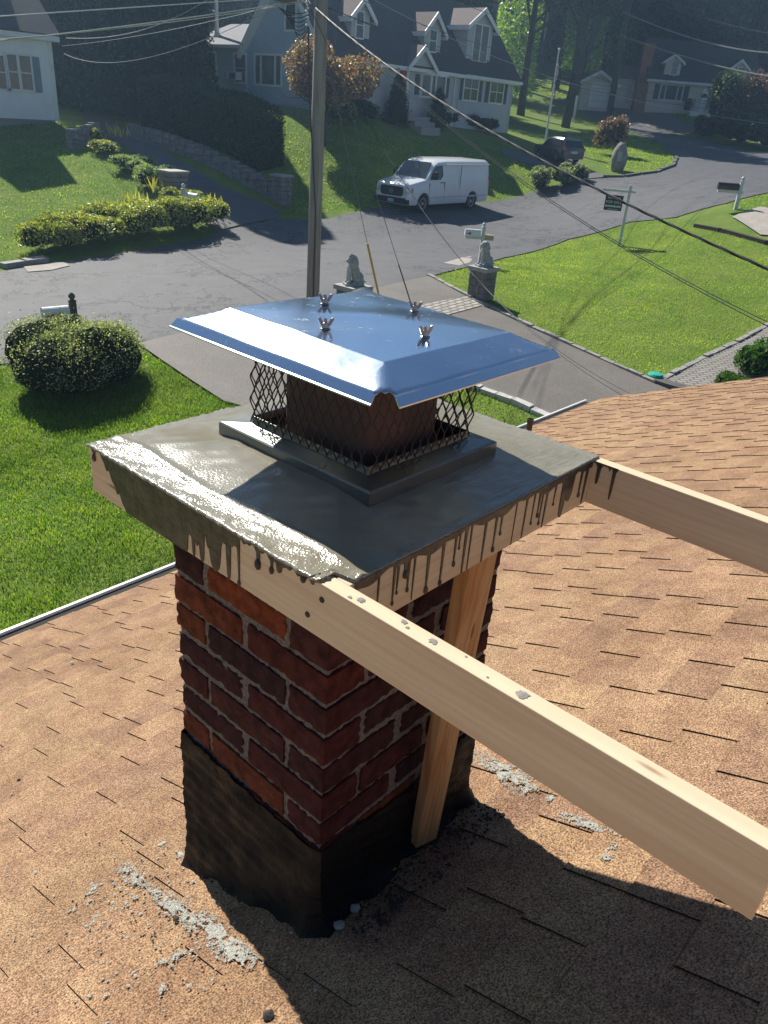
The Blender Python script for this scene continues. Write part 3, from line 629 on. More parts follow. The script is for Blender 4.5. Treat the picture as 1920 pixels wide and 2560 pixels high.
drip_sheet(bl, cl, .03, .622, drips(LL, lbase), lambda u, z, t: (-t, u, z), beads=[q for q in LL if q[1] < .005 and q[2] < .087])
def nbase(x): return .010 + .005*math.sin(x*38) + .003*math.sin(x*97+1) + (.02 if .585 < x < .62 else 0)
rl = [(.085, .0016, .085), (.118, .0022, .07), (.126, .0016, .055), (.142, .003, .030), (.150, .0025, .06), (.163, .0015, .085), (.196, .0030, .080), (.231, .0026, .082), (.262, .0022, .060), (.272, .0014, .035), (.288, .0028, .088), (.302, .0018, .088), (.342, .0026, .088), (.372, .0024, .075), (.388, .0018, .05),
      (.430, .0010, .088), (.462, .0022, .086), (.487, .0016, .065), (.505, .0022, .055), (.515, .0018, .075), (.530, .0026, .088), (.558, .0016, .05), (.592, .010, .088), (.612, .013, .06), (.652, .003, .06), (.672, .004, .085)]
drip_sheet(bn, cn, .035, .688, drips(rl, nbase), lambda u, z, t: (u, -t, z - .0008), beads=[q for q in rl if q[1] < .0035 and q[2] < .084])
mb = MB()
for c, w_, l in ((-.020, .004, .040), (-.052, .0028, .058), (-.048, .005, .055), (-.030, .003, .0)):
    pass
fr = drips([(-.014, .004, .044), (-.046, .0030, .066), (-.041, .0045, .0)], lambda u: .003 if u > -.05 else 0)
drip_sheet(br_, cr, -.07, -.001, fr, lambda u, z, t: (.692 - t, u, z))
# beads on the drips' ends, cement crumbs, screw heads
screw_m = mat('screw_steel', (.03, .03, .032), .4, metal=.6)
for y, z in ((.025, -.024), (.052, -.062)):
    mb = MB(); mb.lathe([(.0001, .0012), (.0042, .001), (.0046, 0), (.0046, -.002)], n=14, T=Matrix.Rotation(-math.pi/2, 4, 'Y')); mb.xf(Matrix.Translation(Vector((-.0005, y, z)) - cl)); mb.build('screw', screw_m, bl)
for (x, y, r_) in ((.012, -.035, .0075), (.018, -.105, .006), (.012, -.115, .0035), (.014, -.155, .008), (.013, -.285, .0095), (.006, -.02, .004), (.02, -.2, .002), (.008, -.24, .0022)):
    q = []
    nn = 14
    for i in range(nn): a = 2*math.pi*i/nn; r_ *= 1 if i else .7; rr = r_*random.uniform(.7, 1.25); q.append((x+rr*math.cos(a), y+1.25*rr*math.sin(a), .0006))
    mb = MB(); c0 = (x, y, .0006 + r_*.16); o_ = len(mb.v); mb.v += q + [c0]; mb.f += [(o_+i, o_+(i+1) % nn, o_+nn) for i in range(nn)]; mb.c += [(1,1,1)]*nn
    mb.xf(Matrix.Translation(-cl)); mb.build('cement_blob', mat('dry_cement', (.33, .31, .27), .8, var=(.22, .2, .18), scale=80, bump=.001), bl, smooth=True)
# leaning stud
st = empty('support_stud', (.43, .094, -.93), 0, 'pine stud propped upright between the roof and the short form board', 'stud')
tp, bt = PY(1191, 1412, .030), PY(1058, 2098, .085); tp.z = -.0905; ax = (bt - tp)
mb = MB(); q = [Vector((-.035, -.016, 0)), Vector((.035, -.016, 0)), Vector((.035, .016, 0)), Vector((-.035, .016, 0))]
ca = math.radians(38)
def rz_(v_, a): return Vector((v_.x*math.cos(a)-v_.y*math.sin(a), v_.x*math.sin(a)+v_.y*math.cos(a), 0))
tops = [tp + rz_(v_, R(-6)) for v_ in q]; bots = [bt + rz_(v_ * .82, R(-16)) for v_ in q]
mb.add([p_ - Vector(st.location) for p_ in tops + bots], [(3,2,1,0), (4,5,6,7)] + [(i, (i+1) % 4, 4+(i+1) % 4, 4+i) for i in range(4)])
mb.build('stud', pineZ, st, bevel=.0015)

# ================================================================ chimney cap
cap = empty('chimney_cap', (.362, .31, .02), 0, 'shiny stainless chimney cap with flat lid over black mesh sides', 'chimney cap')
steel_m = mat('stainless_steel', (.66, .72, .80), .2, metal=1.0, rvar=(4, .13, .24), bump=.0006, bscale=5)
_nt = steel_m.node_tree; _b = [n for n in _nt.nodes if n.type == 'BSDF_PRINCIPLED'][0]; _tc = [n for n in _nt.nodes if n.type == 'TEX_COORD'][0]; _ro = _b.inputs['Roughness'].links[0].from_socket
_n = N(_nt, 'ShaderNodeTexNoise', Scale=38.0, Detail=6.0, Roughness=.7); _nt.links.new(_tc.outputs['Object'], _n.inputs['Vector']); _mr = N(_nt, 'ShaderNodeMapRange'); _mr.inputs[1].default_value = .60; _mr.inputs[2].default_value = .70; _mr.inputs[4].default_value = .22
_nt.links.new(_n.outputs['Fac'], _mr.inputs[0]); _a = N(_nt, 'ShaderNodeMath', operation='ADD'); _nt.links.new(_mr.outputs[0], _a.inputs[0]); _nt.links.new(_ro, _a.inputs[1]); _nt.links.new(_a.outputs[0], _b.inputs['Roughness'])
dull_m = mat('galvanised_skirt', (.20, .21, .20), .32, metal=.85, rvar=(9, .25, .45))
LC = dict(cx=.3695, cy=.3013, a=.237, b=.2304, z0=.2204, sx=-.0238, sy=.028, yaw=.0406)
def LT(u, v_, w_):
    c, s = math.cos(LC['yaw']), math.sin(LC['yaw'])
    return Vector((LC['cx'] + c*u - s*v_, LC['cy'] + s*u + c*v_, LC['z0'] + w_ + LC['sx']*u + LC['sy']*v_))
ca_, cb_, ci, cj, cdr = LC['a'], LC['b'], .066, .060, .026
mb = MB(); NN = 48
def lid_h(u, v_):
    eu = (abs(u) - (ca_ - ci)) / ci; ev = (abs(v_) - (cb_ - cj)) / cj; e = max(eu, ev)
    if e <= 0:
        h = cdr + .005 * (1 - max(abs(u)/(ca_-ci), abs(v_)/(cb_-cj)))
        h += .0006*math.sin(u*33+1.3*math.sin(v_*21))*math.cos(v_*27)
    else:
        h = cdr * (1 - min(1, e)) + .0007*math.sin(u*40)*math.sin(v_*36)
    if -.08 < e < .08 and False: pass
    if u > 0 and v_ > 0 and e > .2: h += .012 * max(0, 1 - math.hypot(u-ca_+.02, v_-cb_+.02)/.06)   # bent-up far corner
    return h
us = sorted(set([round(-ca_ + 2*ca_*i/NN, 5) for i in range(NN+1)] + [round(s*(ca_-ci) + q, 5) for s in (-1, 1) for q in (-.005, -.002, 0, .002, .005)]))
vs_ = sorted(set([round(-cb_ + 2*cb_*i/NN, 5) for i in range(NN+1)] + [round(s*(cb_-cj) + q, 5) for s in (-1, 1) for q in (-.005, -.002, 0, .002, .005)]))
nu, nv = len(us), len(vs_); pts = []
for v_ in vs_:
    for u in us:
        pts.append(LT(u, v_, lid_h(u, v_)))
def notch(u, v_): return u < -ca_ + .03 and v_ < -cb_ + .03 and (u + ca_) + (v_ + cb_) < .021
fs = [(j*nu+i, j*nu+i+1, (j+1)*nu+i+1, (j+1)*nu+i) for j in range(nv-1) for i in range(nu-1) if not notch((us[i]+us[i+1])/2, (vs_[j]+vs_[j+1])/2)]
mb.add(pts, fs); lid = mb.build('lid', steel_m, cap, auto=50); lid.matrix_parent_inverse = Matrix.Translation(-Vector(cap.location))
sd_ = lid.modifiers.new('thick', 'SOLIDIFY'); sd_.thickness = .0012; sd_.offset = -1
mb = MB()
for s0, s1 in (((-1, -1), (1, -1)), ((1, -1), (1, 1)), ((1, 1), (-1, 1)), ((-1, 1), (-1, -1))):
    p0 = Vector((s0[0]*ca_, s0[1]*cb_)); p1 = Vector((s1[0]*ca_, s1[1]*cb_)); d = (p1-p0).normalized(); out = Vector((d.y, -d.x)); n = 16
    g0 = .020 if s0 == (-1, -1) else .0; g1 = .020 if s1 == (-1, -1) else .0
    a = p0 + d*g0; b = p1 - d*g1; prof = ((-.0006, .0012), (.0004, -.0006), (.0070, -.0112), (.0092, -.0124), (.0094, -.0146), (.0084, -.0150), (.0074, -.0130), (.0058, -.0120), (-.0008, -.001))
    vs = []
    for i in range(n+1):
        q_ = a + (b-a)*i/n; e0 = .0
        for o_, w_ in prof:
            tt = d * (o_ if (i == n and not g1) else -o_ if (i == 0 and not g0) else 0)
            vs.append(LT(q_.x+out.x*o_+tt.x, q_.y+out.y*o_+tt.y, w_))
    k = len(prof); mb.add(vs, [(i*k+j, i*k+(j+1) % k, (i+1)*k+(j+1) % k, (i+1)*k+j) for i in range(n) for j in range(k)] + [tuple(range(k)), tuple(range(n*k, n*k+k))[::-1]])
o = mb.build('lid_rim', steel_m, cap); o.matrix_parent_inverse = Matrix.Translation(-Vector(cap.location))
# skirt
def rect_ring(mb, r0, z0, r1, z1):
    a = [(r0[0], r0[1], z0), (r0[2], r0[1], z0), (r0[2], r0[3], z0), (r0[0], r0[3], z0)]; b = [(r1[0], r1[1], z1), (r1[2], r1[1], z1), (r1[2], r1[3], z1), (r1[0], r1[3], z1)]
    mb.add(a + b, [(i, (i+1) % 4, 4+(i+1) % 4, 4+i) for i in range(4)])
SK = (.190, .121, .532, .503); IN = (.222, .157, .487, .447)
mb = MB(); rect_ring(mb, SK, .004, SK, .0385); rect_ring(mb, SK, .0385, (SK[0]+.003, SK[1]+.003, SK[2]-.003, SK[3]-.003), .041); rect_ring(mb, (SK[0]+.003, SK[1]+.003, SK[2]-.003, SK[3]-.003), .041, IN, .048); rect_ring(mb, IN, .048, (IN[0]+.001, IN[1]+.001, IN[2]-.001, IN[3]-.001), .062)
o = mb.build('base_skirt', dull_m, cap); o.matrix_parent_inverse = Matrix.Translation(-Vector(cap.location)); o.modifiers.new('thick', 'SOLIDIFY').thickness = .001
bv = o.modifiers.new('b', 'BEVEL'); bv.width = .0015; bv.segments = 2
# expanded mesh cage
mesh_m = mat('dark_mesh_metal', (.045, .042, .045), .45, metal=.6)
mb = MB()
cor = [Vector((IN[0]+.002, IN[1]+.002)), Vector((IN[2]-.002, IN[1]+.002)), Vector((IN[2]-.002, IN[3]-.002)), Vector((IN[0]+.002, IN[3]-.002))]
for i in range(4):
    p0, p1 = cor[i], cor[(i+1) % 4]; L_ = (p1-p0).length; d = (p1-p0)/L_; out = Vector((d.y, -d.x)); n = int(round(L_/.0215)); cell = L_/n; rows = 4; zb, zt_ = .052, .2235
    hrow = (zt_-zb)/rows
    def PT(s_, z_):
        t = (z_-zb)/(zt_-zb); bow = .010*math.sin(t*math.pi)*(.6+.4*math.sin(s_*30+i)) - .012*(t-.5)
        return Vector((p0.x + d.x*s_ + out.x*bow, p0.y + d.y*s_ + out.y*bow, z_))
    for s_sign in (1, -1):
        for k in range(-rows, n + rows):
            for r_ in range(rows):
                for h2 in (0, .5):
                    sa = (k + (r_+h2) * s_sign) * cell; sb = sa + .5*s_sign*cell; za = zb + hrow*(r_+h2); zb2 = za + hrow*.5
                    if min(sa, sb) < -1e-6 or max(sa, sb) > L_ + 1e-6: continue
                    pts = [PT(sa, za), PT(sa + (sb-sa)*.12, za + (zb2-za)*.2), PT(sa + (sb-sa)*.88, za + (zb2-za)*.8), PT(sb, zb2)]
                    mb.tube(pts, .00125, 4, cap=False)
o = mb.build('mesh_cage', mesh_m, cap); o.matrix_parent_inverse = Matrix.Translation(-Vector(cap.location))
# wing nuts
def wing(at, rz):
    e = bpy.data.objects.new('wing_nut', None)
    mb = MB(); mb.lathe([(.0085, 0), (.0085, .0015), (.0058, .002), (.0045, .0105), (.0001, .011)], n=14)
    for s in (1, -1):
        T = Matrix.Translation((s*.0048, 0, .0055)) @ Matrix.Rotation(s*R(28), 4, 'Y')
        mb.prism([T @ Vector(q) for q in ((-.0022, -.0016, 0), (.0026, -.0016, 0), (.0036, -.0016, .008), (.0030, -.0016, .0135), (.0004, -.0016, .0150), (-.0018, -.0016, .012))], T.to_3x3() @ Vector((0, .0032, 0)))
    mb.xf(Matrix.Translation(Vector(at) - Vector(cap.location)) @ Matrix.Rotation(rz, 4, 'Z')); o = mb.build('wing_nut', mat('nut_zinc', (.30, .30, .31), .32, metal=.9), cap, bevel=.0005)
    mb = MB(); mb.cyl((0, 0, .0), (0, 0, .017), .0028, n=10); mb.xf(Matrix.Translation(Vector(at) - Vector(cap.location)) @ Matrix.Rotation(rz, 4, 'Z')); mb.build('bolt', MATS['nut_zinc'], o)
def LZ(px, py):
    d = ray(px, py); n = Vector((-LC['sx'], -LC['sy'], 1)); c0 = LT(0, 0, cdr + .002); t = (Vector(c0) - Vector(CAM)).dot(n) / Vector(d).dot(n); return Vector(CAM) + Vector(d)*t
for q, a in (((813, 822), -35), ((1062, 842), -20), ((812, 760), -30), ((1036, 778), -42)): wing(LZ(*q), R(a))

# ================================================================ debris on the shingles
lich_m = mat('dried_mortar_spill', (.36, .35, .30), .8, var=(.50, .49, .43), scale=60, bump=.002, bscale=150)
dark_m = mat('tar_crumb', (.03, .026, .023), .8)
def roofpt(x, y, h=0): return Vector((x, y - h*.385, roofz(y) + .0095 + h*.923))
def pebble(mb, p, r, c=None, n=6):
    sx, sy, sz = random.uniform(.7, 1.4), random.uniform(.7, 1.3), random.uniform(.3, .6); a = random.uniform(0, 6)
    o_ = len(mb.v); vs = []
    for i, (th, m2) in enumerate(((.35, n), (1.2, n), (2.2, n))):
        for j in range(n):
            f = 2*math.pi*j/n + a + i*.4; rr = r*random.uniform(.8, 1.15); vs.append((p[0]+rr*math.sin(th)*math.cos(f)*sx, p[1]+rr*math.sin(th)*math.sin(f)*sy, p[2]+rr*math.cos(th)*sz))
    fs = [tuple(range(n))[::-1]] + [(i*n+j, i*n+(j+1) % n, (i+1)*n+(j+1) % n, (i+1)*n+j) for i in range(2) for j in range(n)]
    mb.add(vs, fs, c)
def spill(px, py, rx, ry, rot, n, label, r0=.0021, to=None):
    c = RP(px, py)
    if to: q_ = RP(*to); rot = math.atan2(q_.y - c.y, q_.x - c.x); rx = (q_ - c).length/2; c = (c + q_)/2
    mb = MB(); k = 0; ph = [random.uniform(0, 6) for _ in range(4)]
    while k < n:
        a = random.uniform(0, 2*math.pi); q = math.sqrt(random.random()) * (1 + .3*math.sin(3*a+ph[0]) + .2*math.sin(5*a+ph[1]))
        u, v_ = rx*q*math.cos(a), ry*q*math.sin(a); x = c.x + u*math.cos(rot) - v_*math.sin(rot); y = c.y + u*math.sin(rot) + v_*math.cos(rot)
        k += 1
        if math.sin(x*190+ph[2])*math.sin(y*170+ph[3]) + .6*math.sin(x*83+ph[0]+y*61) > .62: continue
        pebble(mb, roofpt(x, y, .0005), r0*random.uniform(.5, 1.5)*(1.3-.6*q), n=5)
    o = mb.build('mortar_spill', lich_m, smooth=False); tag(o, label, 'mortar spill', 'mortar spills on the shingles'); return o
spill(378, 2225, .058, .020, 0, 1100, 'rough cement spill just left of the chimney shadow, upper part of the long streak', to=(500, 2330))
spill(500, 2300, .070, .024, 0, 1900, 'largest pale cement spill along the edge of the chimney shadow, lower left', to=(628, 2425))
spill(300, 2165, .034, .020, 0, 460, 'crusty cement spill left of the tar base near a long shingle crack', to=(365, 2225))
spill(232, 2232, .018, .010, R(20), 120, 'small cement spill, leftmost of the group on the shingles')
spill(330, 2255, .016, .007, R(-10), 90, 'small cement spill in the middle of the left cluster')
spill(235, 2305, .016, .007, R(30), 80, 'thin cement spill below the leftmost one, near the photo left edge')
spill(395, 2415, .024, .011, 0, 220, 'dark-edged cement spill below the streak at lower left', to=(470, 2385))
spill(405, 2480, .014, .006, R(40), 60, 'lowest small cement spill on the left of the shadow')
spill(405, 2115, .012, .008, 0, 60, 'round pale spill beside the left foot of the chimney', .0022)
spill(1195, 1895, .085, .036, 0, 1700, 'broad pale cement spill in sunlight right of the tar base', to=(1345, 1990))
spill(1390, 2040, .045, .016, 0, 480, 'grey lichen-like spill on lit shingles under the long board', to=(1530, 2090))
spill(1520, 2140, .030, .011, R(5), 150, 'small grey spill under the long board near the shadow edge')
spill(1375, 2000, .015, .012, 0, 70, 'small pale spill between the two larger ones right of the chimney', .0022)
mb = MB()
for _ in range(420):
    c = RP(random.choice([random.gauss(330, 130), random.gauss(480, 140)]), random.gauss(2280, 110)); pebble(mb, roofpt(c.x, c.y, .001), random.choice([.0012, .0018, .0026, .004]), n=5)
for _ in range(160):
    c = RP(random.uniform(0, 700), random.uniform(1950, 2560)); pebble(mb, roofpt(c.x, c.y, .001), random.choice([.001, .0016, .0024]), n=5)
for _ in range(120):
    c = RP(random.gauss(1330, 120), random.gauss(2010, 60)); pebble(mb, roofpt(c.x, c.y, .001), random.choice([.0015, .002]), n=5)
tag(mb.build('cement_crumbs', lich_m), 'loose cement crumbs scattered over the shingles left of the chimney', 'crumbs', kind='stuff')
mb = MB()
for _ in range(150):
    c = RP(random.gauss(380, 150), random.gauss(2280, 120)); pebble(mb, roofpt(c.x, c.y, .001), random.choice([.0014, .002, .003]), n=5)
for _ in range(320):
    x = random.uniform(.13, .60); pebble(mb, roofpt(x, CY - random.uniform(.03, .13), .001), random.choice([.002, .003, .0045]), n=5)
tag(mb.build('tar_crumbs', dark_m), 'dark tar crumbs lying round the foot of the chimney', 'crumbs', kind='stuff')
for (px, py, r_, lb, m) in ((670, 2548, .011, 'black chunk of tar at the bottom edge of the photo, left of the shadow', dark_m), (440, 2305, .007, 'dark tar chunk beside the long cement streak', dark_m), (48, 1955, .005, 'small dark pebble on the lit shingles near the left photo edge', dark_m),
                        (812, 2320, .009, 'pale stone chip in the shade right of the chimney near corner', lich_m), (846, 2322, .010, 'larger pale stone chip in the shade in front of the chimney', lich_m), (885, 2280, .010, 'pale stone chip in the dark angle below the tar face', lich_m), (452, 2145, .009, 'white mortar chunk against the left corner of the tar base', lich_m), (180, 1661, .009, 'grey pebble alone on the upper left shingles', lich_m)):
    c = RP(px, py); mb = MB(); pebble(mb, roofpt(c.x, c.y, r_*.4), r_, n=8); tag(mb.build('tar_chunk' if m is dark_m else 'stone_chip', m), lb, 'tar chunk' if m is dark_m else 'stone chip', 'loose chunks on the roof')
c = RP(975, 2180); mb = MB()
for (u, v_, w_, h_, a) in ((0, 0, .012, .006, .3), (.008, .010, .004, .012, .1), (-.006, .012, .009, .003, .5), (.0, -.008, .010, .004, -.3), (-.009, 0, .003, .010, .2)):
    T = Matrix.Translation(roofpt(c.x+u, c.y+v_, .004+random.uniform(0, .003))) @ Matrix.Rotation(a, 4, 'Z') @ Matrix.Rotation(R(-15+random.uniform(-20, 20)), 4, 'X')
    mb.box((-w_/2, -h_/2, -.0006), (w_/2, h_/2, .0006), T=T)
tag(mb.build('yellow_tag', mat('yellow_plastic', (.62, .60, .04), .5)), 'torn scrap of yellow plastic in the shade at the chimney foot', 'plastic scrap')
# ================================================================ houses
trim_m = mat('white_trim', (.78, .79, .80), .5, var=(.70, .71, .73), scale=2)
glass_m = mat('window_glass', (.03, .038, .045), .06, spec=.8)
glass_l = mat('window_glass_curtain', (.12, .14, .13), .15, spec=.8, var=(.05, .06, .06), scale=1.4)
shut_m = mat('slate_shutter', (.055, .07, .085), .6)
roof_d = mat('dark_roof_shingles', (.055, .055, .062), .9, var=(.095, .09, .09), scale=14, stretch=(1, 1, 3), bump=.01, bscale=30)
roof_b = mat('brown_roof_shingles', (.20, .155, .14), .9, var=(.13, .10, .095), scale=12, stretch=(1, 1, 4), bump=.01, bscale=30)
def siding(mb, o, d, n, z0, z1, ext, lap=.115, pr=.016):
    z = z0
    while z < z1 - 1e-4:
        zt_ = min(z + lap, z1); a0, a1 = ext(z); b0, b1 = ext(zt_)
        P = lambda s, zz, q: (o[0] + d[0]*s + n[0]*q, o[1] + d[1]*s + n[1]*q, zz)
        mb.quad(P(a0, z, pr), P(a1, z, pr), P(b1, zt_, .003), P(b0, zt_, .003)); mb.quad(P(a0, z, pr), P(a1, z, pr), P(a1, z, .0), P(a0, z, .0)); z = zt_
class Fac:
    """a facade plane: origin, direction along it, outward normal"""
    def __init__(s, o, az, flip=1):
        s.o = Vector(o); s.d = Vector((math.cos(R(az)), math.sin(R(az)), 0)); s.n = Vector((s.d.y, -s.d.x, 0)) * flip
    def at(s, px, py, q=0):
        r = Vector(ray(px, py)); o = s.o + s.n*q; t = (o - Vector(CAM)).dot(s.n) / r.dot(s.n); p = Vector(CAM) + r*t; return (p - s.o).dot(s.d), p.z
    def P(s, u, z, q=0): v = s.o + s.d*u + s.n*q; return Vector((v.x, v.y, z))
    def box(s, mb, u0, u1, z0, z1, q0, q1):
        vs = [s.P(u, z, q) for q in (q0, q1) for u, z in ((u0, z0), (u1, z0), (u1, z1), (u0, z1))]
        mb.add(vs, [(0,3,2,1),(4,5,6,7),(0,1,5,4),(1,2,6,5),(2,3,7,6),(3,0,4,7)])
def W2L(e, o): o.parent = e; o.matrix_parent_inverse = Matrix.Translation(-Vector(e.location)); return o
def window(e, F, u0, u1, z0, z1, kind='double', shutters=0, glass=None, name='window', fw=.09, tm=None):
    mb = MB(); F.box(mb, u0-fw, u1+fw, z0-fw, z0, .0, .07); F.box(mb, u0-fw, u1+fw, z1, z1+fw, .0, .075); F.box(mb, u0-fw, u0, z0, z1, 0, .07); F.box(mb, u1, u1+fw, z0, z1, 0, .07)
    fr = W2L(e, mb.build(name, tm or trim_m)); fr.matrix_parent_inverse = Matrix.Translation(-Vector(e.location))
    mb = MB(); F.box(mb, u0, u1, z0, z1, .018, .03); p = mb.build('pane', glass or glass_m, fr)
    mb = MB(); t = .022; h = (z0+z1)/2
    if kind in ('double', 'grid'): F.box(mb, u0, u1, h-t, h+t, .03, .055)
    if kind == 'grid': F.box(mb, (u0+u1)/2-t, (u0+u1)/2+t, z0, z1, .03, .058)
    if kind == 'triple':
        for f in (.22, .78): F.box(mb, u0+(u1-u0)*f-.05, u0+(u1-u0)*f+.05, z0, z1, .03, .06)
    if kind == 'pair': F.box(mb, (u0+u1)/2-.06, (u0+u1)/2+.06, z0, z1, .03, .06); F.box(mb, u0, u1, h-t, h+t, .03, .055)
    if kind == 'slider': F.box(mb, (u0+u1)/2-.05, (u0+u1)/2+.05, z0, z1, .03, .06)
    if mb.v: mb.build('sash', tm or trim_m, fr)
    if shutters:
        for a, b in ((u0-fw-.04-shutters, u0-fw-.04), (u1+fw+.04, u1+fw+.04+shutters)):
            if shutters < 0: continue
            mb = MB(); F.box(mb, a, b, z0-.04, z1+.04, .0, .045)
            k = z0
            while k < z1 - .05: F.box(mb, a+.04, b-.04, k, k+.03, .045, .055); k += .09
            W2L(e, mb.build('shutter', shut_m))
    return fr
def slabroof(e, pts, th, m, name='roof'):
    mb = MB(); a, b, c = [Vector(p) for p in pts[:3]]; n = (b-a).cross(c-a).normalized(); n = n if n.z > 0 else -n
    mb.prism(pts, n * th); return W2L(e, mb.build(name, m))

# ---- grey house across the street
GX, GY = 29.9, 31.5
gh = empty('grey_house', (GX, GY, -.3), 0, 'long grey cape house with white-trimmed dormers and red front door behind the maple', 'house')
grey_m = mat('grey_siding', (.50, .51, .56), .7, var=(.46, .47, .52), scale=1.5); blue_m = mat('blue_grey_siding', (.38, .48, .58), .7, var=(.34, .44, .54), scale=1.5)
F = Fac((GX, GY, 0), 0)
EZ = 3.05; XR_ = 16.45; RX = 10.9           # eave, right end, where the right bay begins
mb = MB(); siding(mb, (GX, GY), (1, 0), (0, -1), -1.2, EZ, lambda z: (0, XR_)); mb.box((GX, GY, -1.8), (GX+XR_, GY+6.2, EZ)); W2L(gh, mb.build('front_wall', grey_m))
for a_, b_ in ((XR_-.12, XR_+.03), (RX-.05, RX+.05)): mb = MB(); F.box(mb, a_, b_, -1.6, EZ, 0, .05); W2L(gh, mb.build('corner_board', mat('grey_trim', (.42, .45, .50), .6)))
# gable wall (facing left)
Gb = Fac((GX, GY, 0), 90, -1); GD = 6.0; RZ = EZ + GD/2*1.16
mb = MB(); siding(mb, (GX, GY), (0, 1), (-1, 0), -.6, EZ, lambda z: (0, GD)); siding(mb, (GX, GY), (0, 1), (-1, 0), EZ, RZ, lambda z: ((z-EZ)/1.16, GD-(z-EZ)/1.16))
mb.prism([(GX+.02, GY, EZ), (GX+.02, GY+GD, EZ), (GX+.02, GY+GD/2, RZ)], (XR_-.05, 0, 0)); W2L(gh, mb.build('gable_wall', blue_m))
# low wing to the left
mb = MB(); siding(mb, (GX-.1, GY+GD), (0, 1), (-1, 0), -.6, 3.0, lambda z: (0, 5.0)); mb.box((GX-.1, GY+GD, -1), (GX+4, GY+GD+5.0, 3.0)); W2L(gh, mb.build('side_wing_wall', blue_m))
slabroof(gh, [(GX-.45, GY+GD-.1, 3.02), (GX-.45, GY+GD+5.3, 3.02), (GX+2.2, GY+GD+4.2, 4.25), (GX+2.2, GY+GD-.1, 4.25)], .08, mat('grey_roof', (.22, .22, .24), .85, var=(.17, .17, .18), scale=10), 'side_roof')
mb = MB(); mb.box((GX-.55, GY+GD-.1, 2.93), (GX-.44, GY+GD+5.35, 3.06)); W2L(gh, mb.build('gutter', trim_m))
# roofs
s_ = 1.16; ov = .38
slabroof(gh, [(GX-.35, GY-ov, EZ-ov*s_+.1), (GX+XR_+.35, GY-ov, EZ-ov*s_+.1), (GX+XR_+.35, GY+GD/2, RZ+.1), (GX-.35, GY+GD/2, RZ+.1)], .1, roof_d, 'roof')
slabroof(gh, [(GX-.35, GY+GD+ov, EZ-ov*s_+.1), (GX-.35, GY+GD/2, RZ+.1), (GX+XR_+.35, GY+GD/2, RZ+.1), (GX+XR_+.35, GY+GD+ov, EZ-ov*s_+.1)], .1, roof_d, 'roof')
mb = MB()
for y0, z0, y1, z1 in ((GY-ov-.02, EZ-ov*s_-.02, GY+GD/2, RZ), (GY+GD+ov+.02, EZ-ov*s_-.02, GY+GD/2, RZ)):
    mb.prism([(GX-.40, y0, z0-.12), (GX-.40, y0, z0+.18), (GX-.40, y1, z1+.20), (GX-.40, y1, z1-.14)], (.42, 0, 0))
W2L(gh, mb.build('rake_board', trim_m))
mb = MB(); mb.box((GX-.35, GY-ov-.12, EZ-ov*s_-.05), (GX+RX, GY-ov+.02, EZ-ov*s_+.12)); mb.box((GX+RX+.05, GY-ov-.12, EZ-ov*s_-.02), (GX+XR_+.38, GY-ov+.02, EZ-ov*s_+.15)); mb.box((GX, GY-ov, EZ-ov*s_-.06), (GX+XR_, GY, EZ-ov*s_-.01)); W2L(gh, mb.build('eave_gutter', trim_m))
def WP(F, x0, y0, x1, y1, e, **k):      # window from surveyed corners
    ua, za = F.at(x0, y1); ub, zb = F.at(x1, y0); u0, u1 = sorted((ua, ub)); return window(e, F, u0, u1, min(za, zb), max(za, zb), **k)
WP(F, 1156, 195, 1196, 248, gh, kind='grid', shutters=.34)
WP(F, 1221, 206, 1259, 255, gh, kind='grid', shutters=.34)
WP(F, 912, 164, 936, 210, gh, kind='double', shutters=.3)
# bay window
bu0, bz0 = F.at(1052, 238); bu1, bz1 = F.at(1108, 194)
mb = MB(); mb.prism([F.P(bu0-.15, bz0-.12, 0), F.P(bu0+.25, bz0-.12, .5), F.P(bu1-.25, bz0-.12, .5), F.P(bu1+.15, bz0-.12, 0)], (0, 0, .1)); mb.prism([F.P(bu0-.2, bz1, 0), F.P(bu0+.2, bz1, .56), F.P(bu1-.2, bz1, .56), F.P(bu1+.2, bz1, 0)], (0, 0, .14))
for u, q in ((bu0-.05, .04), (bu0+.28, .46), ((bu0+bu1)/2-.25, .46), (bu1-.3, .46), (bu1+.02, .04)): F.box(mb, u-.05, u+.05, bz0, bz1, q-.04, q+.03)
bay = W2L(gh, mb.build('bay_window', trim_m)); mb = MB(); mb.prism([F.P(bu0, bz0, 0), F.P(bu0+.28, bz0, .42), F.P(bu1-.28, bz0, .42), F.P(bu1, bz0, 0)], (0, 0, bz1-bz0)); mb.build('pane', glass_m, bay)
for a_ in (bu1+.22, bu0-.6): mb = MB(); F.box(mb, a_, a_+.36, bz0, bz1, 0, .045); W2L(gh, mb.build('shutter', shut_m))
